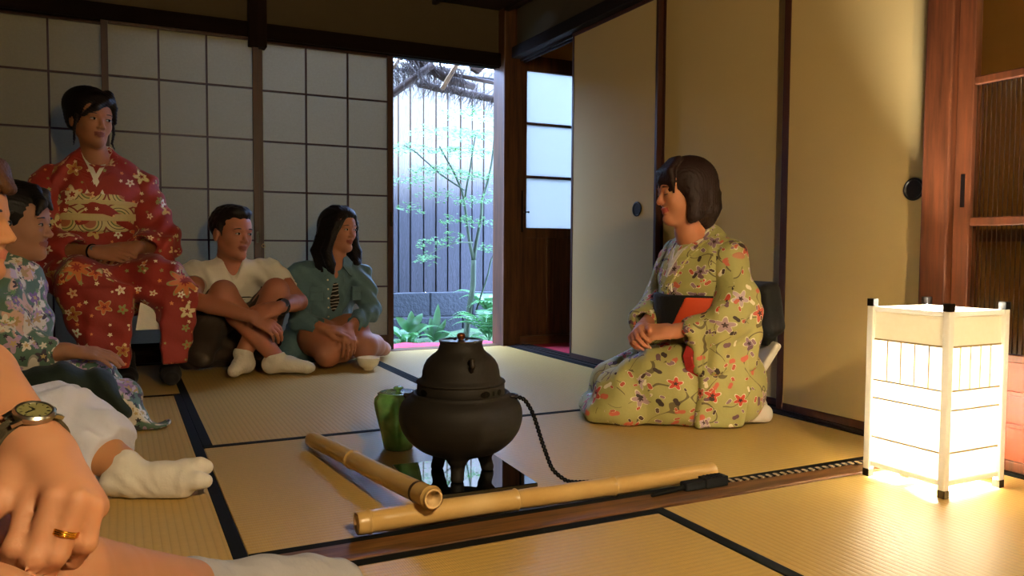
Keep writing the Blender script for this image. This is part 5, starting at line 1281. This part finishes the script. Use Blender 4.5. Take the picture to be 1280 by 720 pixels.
# thighs, shins and spreading skirt
for b, kx, fx in ((1, .235, .300), (-1, -.05, -.055)):
    hip = D(-.02, b*.10, .47); kn = V(-.085+kx-.0, 3.60, .425)
    K.chain([hip, kn], [.135, .095], .05); K.chain([kn, V(-.085+fx, 3.60, .26)], [.092, .060], .04)
K.box((.03, 3.76, .44), (.20, .20, .06), None, .05, .06); K.box((.01, 3.86, .36), (.19, .17, .08), None, .06, .04)
K.box((-.040, 3.56, .25), (.078, .050, .185), [unit(V(1, -.05, -.06)), unit(V(.05, 1, 0)), unit(V(.06, 0, 1))], .014, .03); K.box((.205, 3.56, .25), (.066, .050, .185), [unit(V(.985, .05, -.17)), unit(V(-.05, 1, 0)), unit(V(.17, 0, .985))], .014, .03); K.box((-.12, 3.68, .28), (.035, .13, .16), None, .02, .04)
K.box((.100, 3.52, .16), (.050, .12, .11), [V(1, 0, 0), V(0, 1, 0), V(0, 0, 1)], .01, .004, 's'); K.cone((.100, 3.50, .25), (.090, 3.50, .42), .044, .006, .004, 's')
# sleeves with long drops
for b, pts in ((-1, aR), (1, aL)):
    S_ = F((-.50, 3.36, .05), (.42, 4.2, 1.02), .007); S_.chain([pts[0], pts[1]+V(0, 0, .03), pts[1]*.40+pts[2]*.60], [.080, .098, .068], .03)
    S_.box(pts[1]+V(b*.0, -.055, -.065), (.030, .110, .12), [unit(D.l*1.0+D.f*.35*-b), unit(D.f-D.l*.35*-b*1), D.u], .025, .04)
    S_.cone(pts[1]*.35+pts[2]*.65, pts[2]*1.1-pts[1]*.1, .048, .056, .006, 's'); S_.mod(lambda X, Y, Z: .006*np.sin(50*Z-26*X*b+3.5*np.sin(16*X)+8*Y)+.003*np.sin(70*Z+40*X)); S_.obj('kimono_sleeve', M['floral_red'], red, uv='box', relax=1)
K.mod(lambda X, Y, Z: .007*np.sin(36*Z-22*X+3.5*np.sin(14*X)+8*Y)*(Z > .42)+.005*np.sin(46*X+6*Z+3*np.sin(9*Z))*(Z < .50)+.003*np.sin(70*Z+40*X))
K.plane((0, 0, .088), (0.04, 0, -1)); K.obj('kimono', M['floral_red'], red, uv='box', relax=1)
collars(K, D, red, M['floral_red'], .985, .800, .050, .070)
def mk_obi():
    n = N('gold_obi'); uv = n.coord('Object'); sp0 = n.n('SeparateXYZ', {0: uv}); cmb = n.n('CombineXYZ', {0: sp0.outputs[0], 1: sp0.outputs[2]}).outputs[0]
    vo = n.n('TexVoronoi', {'Vector': cmb, 'Scale': 9.0, 'Randomness': .35}, voronoi_dimensions='2D')
    loc = n.n('VectorMath', {0: cmb, 1: vo.outputs['Position']}, operation='SUBTRACT').outputs[0]; r = n.n('VectorMath', {0: loc}, operation='LENGTH').outputs['Value']
    c = n.ramp(n.math('MULTIPLY', r, 12.0), [(0, srgb('#9c5a3a')), (.28, srgb('#b9a468')), (.36, srgb('#5f6a34')), (.42, srgb('#c4b27c')), (.52, srgb('#4a3a22')), (.56, srgb('#bfae7a')), (.72, srgb('#7a2a20')), (.80, srgb('#b5a674'))], 'CONSTANT')
    n.bsdf(c, .55, n.bump(n.noise(uv, 400, 2), .3, .001)); return n.m
M['obi'] = mk_obi(); M['cream_cord'] = clothmat('cream_sash_cord', '#b9a674', .7)
f = F(D(0, 0, .72)-V(.24, .24, .13), D(0, 0, .72)+V(.24, .24, .13), .006)
f.chain([D(0, 0, .645), D(.012, 0, .80)], [.172, .170], .01, flat=D.f, ff=.84); f.plane((0, 0, .640), (0, 0, -1), .006); f.plane((0, 0, .800), (0, 0, 1), .006); f.obj('gold_sash', M['obi'], red)
for z0, dz, w in ((.765, -.012, .009), (.700, .010, .015)):
    g = G(); a = np.linspace(-1.5, 1.5, 24); vband(g, None, [D(.004+.148*math.cos(x)*1.0, .177*math.sin(x), z0+dz*x*x*.5) for x in a], [D.u*w]*24, .004); g.build('sash_cord', M['cream_cord'], red, bev=.002)
g = G(); vband(g, None, [(.096, 3.600, .41), (.098, 3.585, .32), (.100, 3.58, .235)], [V(.012, 0, 0), V(.030, 0, 0), V(.046, 0, 0)], .006); g.build('white_underskirt', M['white_cloth'], red, bev=.002)
for b, x in ((-1, .02), (1, .185)):
    f = F((x-.09, 3.48, 0), (x+.09, 3.75, .14), .006); f.chain([V(x, 3.70, .045), V(x, 3.60, .040), V(x, 3.545, .032)], [.036, .038, .030], .02); f.cone(V(x, 3.68, .04), V(x, 3.66, .13), .034, .032, .02); f.plane((0, 0, .004), (0, 0, -1)); f.obj('dark_sock', clothmat('dark_sock', '#100b09'), red)
g = G(); a = np.linspace(0, 2*PI, 20, endpoint=False); dw = unit(aR[2]-aR[1]); c = aR[2]-dw*.008; e1 = unit(np.cross(dw, (0, 0, 1))); e2 = np.cross(dw, e1)
g.tube([c+.0285*(math.cos(x)*e1+math.sin(x)*e2) for x in a], .0055, 8, closed=True); o = g.build('wrist_watch_strap', M['lacquer'], red, smooth=True)
no = unit(D.f*.8+D.u*.5); G().lathe(c+no*.026, [(0, 0), (.011, 0), (.012, .003), (.010, .006), (0, .006)], 20, axis=no).build('watch_case', M['lid_metal'], o, smooth=True)
# stool
st = thing('stool', 'low dark wooden stool beneath the woman in the red kimono', 'stool', (.02, 3.85, 0))
G().box((-.17, 3.70, .345), (.21, 4.05, .375)).build('seat', M['dark_wood_x'], st, bev=.004)
for x in (-.15, .17):
    for y in (3.725, 4.0): G().box((x, y, .002), (x+.028, y+.028, .345)).build('leg', M['dark_wood'], st, bev=.003)
for y in (3.732, 4.007): G().box((-.122, y, .11), (.17, y+.014, .13)).build('stretcher', M['dark_wood_x'], st, bev=.002)

# ------------------------------------------------------------------ young person in green and purple floral kimono, profile
sk = skinmat('skin_b', '#94664a', '#7c4436')
pb = thing('person', 'dark-haired person in green and lilac floral kimono seen in profile behind the nearer face', 'person', (-.30, 3.0, .002))
HB = Fr((-.300, 3.060, .650), (.93, -.30, -.05), (0, 0, 1), 1.0)
f = F((-.62, 2.72, .10), (.02, 3.26, .82), .005)
f.chain([V(-.36, 3.06, .15), V(-.36, 3.06, .32), V(-.355, 3.07, .44)], [.11, .10, .10], .03); f.cone((-.36, 3.20, .46), (-.36, 2.94, .46), .05, .05, .04)
f.chain([V(-.355, 3.07, .46), V(-.325, 3.07, .56), HB(-.01, 0, -.05)], [.075, .053, .050], .03); head_field(f, HB)
aN = [V(-.36, 2.93, .45), V(-.33, 2.87, .24), V(-.155, 2.86, .245)]; f.chain(aN, [.045, .040, .027], .01)
hand_field(f, aN[2], V(.98, -.10, -.12), V(.1, -.3, .95), V(.2, .9, .3), .95, (.25, .3, .25), .06, (.8, .5, -.2), .6, .003)
f.obj('body', sk, pb, fm=lipmask(HB)); face_parts(HB, pb, bt=.003)
M['hair_b'] = hairmat('short_black_hair', '#0d0807', .5)
f = F(HB.o-V(.14, .14, .13), HB.o+V(.15, .14, .15), .004); s = HB.s
f.ell(HB(-.020, 0, .044), V(.102, .088, .092)*s, HB.R, .01); f.ell(HB(-.06, 0, -.03), V(.062, .076, .07)*s, HB.R, .02); f.ell(HB(.088, -.005, -.022), V(.072, .066, .085)*s, HB.R, .005, 's')
f.cone(HB(.03, 0, -.09), HB(-.08, 0, -.15), .08*s, .08*s, .01, 's'); f.chain([HB(-.01, .0, .125), HB(.055, -.02, .112), HB(.092, -.045, .070), HB(.088, -.066, .035)], [.022*s, .020*s, .015*s, .006*s], .012); f.chain([HB(.0, .03, .125), HB(.07, .02, .105), HB(.100, .01, .055)], [.02*s, .017*s, .006*s], .012)
f.ell(HB(-.002, -.085, -.012), V(.022, .03, .030)*s, HB.R, .004, 's'); f.mod(lambda X, Y, Z: .0012*np.sin(500*(Y+Z*.6)+20*X)); f.obj('short_hair', M['hair_b'], pb)
M['floral_lilac'] = floral('floral_lilac_cotton', '#54705c', [(10.5, .052, ['#c9bfae', '#b9a6b8', '#8f6f92', '#d4cab4', '#c9a08a'], '#a98a5a', .95, '#8f8a7c'), (17, .026, ['#cfc6b4', '#7a5a86', '#a8889e', '#3a2f38'], '#b59a62', .8, None), (26, .010, ['#2a2430', '#6a8a5a', '#c9bfae'], None, .6, None)], base2='#46604e')
f = F((-.72, 2.50, 0), (.10, 3.38, .62), .0065)
f.chain([V(-.36, 3.06, .12), V(-.36, 3.06, .30), V(-.355, 3.07, .43)], [.17, .145, .135], .05); f.cone((-.36, 3.20, .46), (-.36, 2.94, .46), .070, .070, .05); f.chain([V(-.355, 3.07, .48), V(-.345, 3.07, .53)], [.085, .068], .02)
f.chain([aN[0], aN[1]+V(0, 0, .02), aN[1]*.6+aN[2]*.4], [.08, .095, .065], .03); f.box((-.28, 2.86, .20), (.10, .035, .09), None, .03, .03)
f.chain([V(-.36, 3.0, .12), V(-.10, 2.93, .11)], [.15, .105], .05); f.chain([V(-.36, 3.14, .12), V(-.12, 3.12, .10)], [.14, .10], .05); f.box((-.25, 3.0, .04), (.28, .19, .04), None, .035, .05)
f.mod(lambda X, Y, Z: .006*np.sin(44*Z+30*X+4*np.sin(18*Y))+.003*np.sin(90*X-60*Z)); f.plane((0, 0, .003), (0, 0, -1)); f.obj('kimono', M['floral_lilac'], pb, uv='box', relax=1)
M['dark_green'] = clothmat('dark_green_cloth', '#16241d', .8)
f = F((-.50, 2.55, 0), (.12, 2.95, .26), .006)
f.chain([V(-.38, 2.78, .14), V(-.17, 2.76, .175), V(-.06, 2.74, .155), V(.0, 2.73, .07)], [.055, .042, .036, .030], .03, flat=(0, 1, 0), ff=1.7); f.mod(lambda X, Y, Z: .004*np.sin(80*X+50*Z)); f.plane((0, 0, .003), (0, 0, -1)); f.obj('dark_green_sash_end', M['dark_green'], pb)
f = F((-.12, 2.55, 0), (.20, 3.05, .22), .005)
f.chain([V(-.07, 2.80, .15), V(.0, 2.78, .10), V(.035, 2.77, .030)], [.045, .048, .045], .03, flat=(0, 1, 0), ff=1.5); f.box((.075, 2.735, .012), (.060, .030, .009), [unit(V(.95, -.1, .0)), unit(V(.1, .95, 0)), V(0, 0, 1)], .008, .02)
f.mod(lambda X, Y, Z: .005*np.sin(80*X+60*Z+20*Y)); f.plane((0, 0, .003), (0, 0, -1)); f.obj('trailing_sleeve', M['floral_lilac'], pb, uv='box')
f = F((-.5, 2.9, .3), (-.2, 3.2, .6), .006)

# ------------------------------------------------------------------ person in white trousers: face at the left edge
sk = skinmat('skin_a', '#bd8458', '#b56a50')
pa = thing('person', 'person at the left edge in white trousers and white toe sock, one leg stretched forward', 'person', (-.40, 1.9, .002))
HA = Fr((-.292, 1.885, .625), (.97, -.22, -.03), (0, 0, 1), 1.0)
f = F((-.80, 1.62, .0), (.20, 2.36, .80), .0055)
f.chain([V(-.52, 1.90, .13), V(-.50, 1.90, .30), V(-.45, 1.90, .42)], [.12, .11, .11], .03); f.cone((-.46, 2.04, .45), (-.46, 1.76, .45), .05, .05, .04)
f.chain([V(-.45, 1.9, .45), V(-.33, 1.89, .52), HA(-.01, 0, -.05)], [.075, .055, .052], .03); head_field(f, HA)
f.chain([V(-.45, 1.95, .12), V(-.13, 2.16, .17)], [.09, .062], .03); f.chain([V(-.13, 2.16, .17), V(-.06, 2.08, .10), V(.012, 2.015, .065)], [.062, .052, .036], .02); f.chain([V(.012, 2.015, .065), V(.035, 2.0, .045)], [.030, .015], .01)
f.obj('body', sk, pa, fm=lipmask(HA)); face_parts(HA, pa, bt=.003)
f = F(HA.o-V(.14, .14, .1), HA.o+V(.14, .14, .16), .0045); s = HA.s
f.ell(HA(-.020, 0, .044), V(.102, .088, .092)*s, HA.R, .01); f.ell(HA(.085, 0, -.020), V(.074, .068, .085)*s, HA.R, .005, 's'); f.cone(HA(.03, 0, -.09), HA(-.08, 0, -.15), .08*s, .08*s, .01, 's'); f.chain([HA(.0, 0, .125), HA(.07, .0, .108), HA(.097, .0, .070)], [.024*s, .022*s, .013*s], .012, flat=HA.l, ff=2.0)
f.ell(HA(-.002, -.085, -.012), V(.022, .03, .030)*s, HA.R, .004, 's'); f.mod(lambda X, Y, Z: .0014*np.sin(500*(Y+Z*.6)+20*X)); f.obj('short_hair', hairmat('brown_hair', '#4a2f1a', .5), pa)
M['white_linen'] = clothmat('white_linen', '#d0d0e2', .9, .04, .9, 13)
f = F((-.80, 1.66, .0), (.12, 2.40, .34), .0055)
f.ell((-.52, 1.90, .14), (.17, .19, .14), None, .03); f.chain([V(-.45, 1.95, .13), V(-.14, 2.165, .152)], [.115, .088], .04)
f.chain([V(-.135, 2.165, .145), V(-.085, 2.13, .105), V(-.055, 2.09, .100)], [.092, .092, .080], .04); f.box((-.10, 2.12, .05), (.085, .09, .045), None, .04, .05)
f.mod(lambda X, Y, Z: .006*np.sin(52*X+40*Z+5*np.sin(22*Y))+.003*np.sin(90*Z-50*Y+4*np.sin(30*X))); f.plane((-.035, 2.05, .08), unit(V(.62, -.70, -.30))); f.plane((0, 0, .003), (0, 0, -1)); f.obj('white_trousers', M['white_linen'], pa, relax=1)
M['dark_hem'] = clothmat('dark_trim', '#1a1615')
g = G(); vband(g, None, [(-.150, 1.965, .075), (-.115, 1.965, .045), (-.085, 1.965, .012)], [V(.008, 0, .006), V(.010, 0, .005), V(.011, 0, .0)], .004); g.build('striped_sash_end', M['dark_hem'], pa, bev=.001)
g = G(); vband(g, None, [(-.135, 1.955, .075), (-.100, 1.955, .045), (-.070, 1.955, .012)], [V(.006, 0, .005), V(.007, 0, .004), V(.007, 0, .0)], .004); g.build('white_sash_end', M['white_cloth'], pa, bev=.001)
g = G().box((-.63, 1.72, .30), (-.40, 2.08, .31))
f = F((-.72, 1.66, .12), (-.30, 2.14, .56), .006); f.chain([V(-.52, 1.90, .18), V(-.50, 1.90, .30), V(-.46, 1.90, .43)], [.15, .14, .13], .04); f.cone((-.46, 2.05, .455), (-.46, 1.75, .455), .062, .062, .04); f.obj('dark_shirt', clothmat('dark_shirt', '#2c2a30'), pa)
# split-toe sock
M['tabi'] = clothmat('white_split_toe_sock', '#d9d0c4', .92, .04, .3, 22)
f = F((-.10, 1.84, 0), (.25, 2.14, .16), .0032)
h = V(.000, 2.010, .038); f.chain([V(.004, 2.018, .072), V(.016, 2.006, .048)], [.037, .036], .02); f.ell(h+V(-.012, .006, -.002), (.040, .036, .034), None, .02)
f.chain([h+V(.02, -.01, .010), V(.085, 1.975, .046), V(.128, 1.957, .046)], [.034, .033, .032], .02); f.cone((.03, 1.995, .024), (.12, 1.95, .026), .026, .028, .02)
f.chain([V(.130, 1.975, .060), V(.160, 1.964, .064), V(.174, 1.960, .062)], [.025, .020, .016], .012)      # toes
f.chain([V(.128, 1.938, .040), V(.154, 1.921, .044), V(.168, 1.916, .042)], [.025, .019, .016], .008)      # great toe
f.chain([V(.150, 1.936, .075), V(.19, 1.925, .052)], [.004, .006], .004, op='s')
f.mod(lambda X, Y, Z: .0007*np.sin(120*X+150*Z+4*np.sin(50*Y))*(X < .07)); f.plane((-.02, 2.05, .105), unit(V(-.55, .5, .70))); f.plane((0, 0, .003), (0, 0, -1)); f.obj('split_toe_sock', M['tabi'], pa)
# ------------------------------------------------------------------ bare-armed person at the lower left: forearm, hand, shins
sk = skinmat('skin_near', '#a87554', '#96583f')
pv = thing('person', 'bare-armed person close at the lower left with wristwatch and gold ring, hand on own shin', 'person', (-.45, .60, .002))
W_ = V(-.069, .850, .383); fore = [V(-.46, .66, .62), V(-.235, 1.10, .500), V(-.140, .990, .440), W_]
HV = Fr((-.52, .50, .845), (.92, .38, -.1), (0, 0, 1), 1.0)
g1 = F((-.74, .22, 0), (.20, 1.36, .98), .0042)
g1.chain([V(-.56, .50, .14), V(-.55, .50, .32), V(-.54, .52, .50), V(-.53, .53, .60)], [.13, .13, .14, .12], .05); g1.cone((-.50, .36, .62), (-.50, .68, .62), .055, .055, .04)
g1.cone((-.53, .52, .64), HV(-.01, 0, -.05), .062, .052, .03); head_field(g1, HV)
g1.chain(fore[:2], [.056, .048], .02); g1.chain(fore[1:3], [.048, .042], .006)
g1.cone(fore[2], W_+(fore[2]-W_)*.12, .042, .028, .004, flat=V(.45, -.55, .6), ff=.9)
g1.cone(fore[3]+(fore[2]-fore[3])*.2, W_, .028, .027, .01)
# leg under the hand and the second leg below it
g1.chain([V(-.54, .42, .14), V(-.30, .72, .36)], [.10, .066], .04); g1.chain([V(-.30, .72, .36), V(-.137, .835, .296), V(-.062, .925, .236), V(-.018, 1.035, .180), V(.108, 1.270, .060)], [.066, .056, .050, .046, .036], .015, .006)
g1.chain([V(-.50, .66, .12), V(-.30, .60, .30)], [.10, .066], .04); g1.chain([V(-.30, .60, .30), V(-.110, .690, .285), V(-.040, .78, .215), V(.03, .95, .13)], [.064, .058, .054, .040], .015, .008)
g1.chain([V(.108, 1.270, .060), V(.15, 1.268, .045)], [.034, .022], .01)
g1.plane((0, 0, .003), (0, 0, -1)); 
# hand: knuckles joints placed one by one
K = [V(-.072, .792, .362), V(-.053, .772, .364), V(-.036, .766, .361), V(-.024, .772, .354)]
P1 = [V(-.082, .768, .326), V(-.068, .760, .318), V(-.053, .760, .318), V(-.030, .768, .322)]
P2 = [V(-.094, .778, .303), V(-.080, .772, .296), V(-.063, .772, .297), V(-.041, .780, .304)]
P3 = [V(-.094, .800, .295), V(-.082, .796, .288), V(-.066, .796, .289), V(-.048, .802, .295)]
base = [W_+V(-.014, -.004, -.002), W_+V(-.004, -.012, .002), W_+V(.006, -.010, .002), W_+V(.015, -.002, -.004)]
g1.cone(W_, (K[1]+K[2])/2+V(0, .020, -.004), .027, .022, .012); g1.cone(W_+V(.01, .01, -.005), K[3]+V(0, .012, -.006), .018, .013, .012); g1.cone(W_+V(-.01, .01, -.008), K[0]+V(0, .014, -.006), .020, .015, .012)
for i in range(4):
    r = (.0100, .0104, .0098, .0086)[i]
    g1.cone(base[i]+V(0, .004, -.006), K[i], .010, r*1.04, .006)
    g1.chain([K[i], P1[i], P2[i], P3[i]], [r*1.08, r*1.0, r*.92, r*.78], .0022, .0022); g1.ell(P1[i]+V(0, -.001, .001), V(1, 1, 1)*r*1.10, None, .003)
tb = W_+V(-.022, -.006, -.012); t1_ = V(-.096, .800, .362); t2_ = V(-.112, .775, .350); t3_ = V(-.122, .765, .328)
g1.chain([tb, t1_, t2_, t3_], [.020, .0145, .0125, .0105], .010, .003)
g1.obj('body', sk, pv, fm=lipmask(HV)); face_parts(HV, pv, bt=.003)
f = F(HV.o-.15, HV.o+.16, .006); s = 1.0
f.ell(HV(-.020, 0, .044), V(.100, .086, .092), HV.R, .01); f.ell(HV(.085, 0, -.020), V(.074, .062, .085), HV.R, .005, 's'); f.obj('short_hair', M['hair_b'], pv)
f = F((-.78, .25, .08), (-.30, .86, .76), .008); f.chain([V(-.56, .50, .16), V(-.55, .50, .32), V(-.54, .52, .50), V(-.53, .53, .60)], [.16, .15, .16, .13], .05); f.cone((-.50, .36, .62), (-.50, .68, .62), .07, .07, .04); f.cone(fore[0], fore[0]*.7+fore[1]*.3, .072, .074, .03); f.obj('dark_shirt', clothmat('navy_shirt', '#23262e'), pv)
f = F((-.76, .26, 0), (-.26, .86, .44), .008); f.ell((-.56, .52, .14), (.17, .20, .14), None, .03); f.cone((-.54, .44, .15), (-.36, .64, .31), .125, .095, .04); f.cone((-.52, .62, .13), (-.38, .61, .24), .12, .095, .04); f.plane((0, 0, .004), (0, 0, -1)); f.obj('shorts', M['shorts'], pv)
# ring
a = np.linspace(0, 2*PI, 28, endpoint=False); dr = unit(P1[2]-K[2]); c = K[2]*.42+P1[2]*.58; e1 = unit(np.cross(dr, (0, 0, 1))); e2 = np.cross(dr, e1)
g = G()
for o_ in (-.0016, 0, .0016): g.tube([c+dr*o_+.0104*(math.cos(x)*e1+math.sin(x)*e2) for x in a], .0012, 6, closed=True)
g.build('gold_ring', plain('gold', '#d9a03a', .18, .05, 30, 0, Metallic=1.0), pv, smooth=True)
# watch
dw = unit(W_-fore[2]); c = W_-dw*.024; nw = unit(V(.30, -.62, .72)); nw = unit(nw-dw*(nw@dw)); e1 = nw; e2 = np.cross(dw, e1)
M['strap'] = clothmat('olive_leather_strap', '#3b3524', .6, .1, .3, 60)
g = G(); v = []; n_ = 36
for k_, (rr, off) in enumerate(((.0305, -.0085), (.0328, -.008), (.0328, .008), (.0305, .0085))):
    for i in range(n_): x = 2*PI*i/n_; v.append(c+dw*off+rr*(math.cos(x)*e1+1.02*math.sin(x)*e2))
g.add(v, [(k_*n_+i, k_*n_+(i+1) % n_, ((k_+1) % 4)*n_+(i+1) % n_, ((k_+1) % 4)*n_+i) for k_ in range(4) for i in range(n_)]); wt = g.build('watch_strap', M['strap'], pv, smooth=True, auto=True)
M['steel'] = plain('brushed_steel', '#a9a79c', .28, .08, 80, .05, Metallic=1.0)
g = G().lathe(c+nw*.0315, [(0, -.002), (.0165, -.002), (.0180, .001), (.0180, .004), (.0160, .0062), (.0148, .0062), (.0142, .0050), (0, .0050)], 48, axis=nw)
for sgn in (-1, 1):
    for q in (-.010, .010): g.bar(c+nw*.0325+e2*sgn*.014+dw*q*.9, c+nw*.0285+e2*sgn*.0225+dw*q*.8, .0045, .0035, up=nw)
cs = g.build('watch_case', M['steel'], wt, smooth=True, auto=True)
G().lathe(c+nw*.0366, [(0, .0003), (.0141, .0)], 40, axis=nw).build('watch_dial', plain('olive_dial', '#6f6a44', .3, .05, 30, 0), cs)
g = G(); g.bar(c+nw*.0372, c+nw*.0372+e2*.009+dw*.003, .0012, .0005, up=nw); g.bar(c+nw*.0372, c+nw*.0372-dw*.007+e2*.002, .0014, .0005, up=nw)
for i in range(12): x = PI*i/6; p = c+nw*.0370; u_ = math.cos(x)*e2+math.sin(x)*dw; g.bar(p+u_*.0105, p+u_*.0130, .0009, .0004, up=nw)
g.build('watch_hands', M['lid_metal'], cs)
# grey sock
M['sock_grey'] = clothmat('grey_marl_sock', '#98969c', .95, .12, .5, 30, 260)
f = F((.02, 1.12, 0), (.46, 1.40, .16), .004)
f.chain([V(.085, 1.235, .078), V(.125, 1.262, .055)], [.043, .042], .02); f.chain([V(.115, 1.275, .042), V(.19, 1.27, .054), V(.26, 1.268, .046), V(.312, 1.265, .038)], [.042, .036, .034, .030], .02); f.cone((.312, 1.265, .038), (.328, 1.262, .034), .030, .025, .01)
f.mod(lambda X, Y, Z: .0007*np.sin(120*X+60*Z+5*np.sin(50*Y))); f.plane((0, 0, .006), (0, 0, -1)); f.obj('grey_sock', M['sock_grey'], pv)
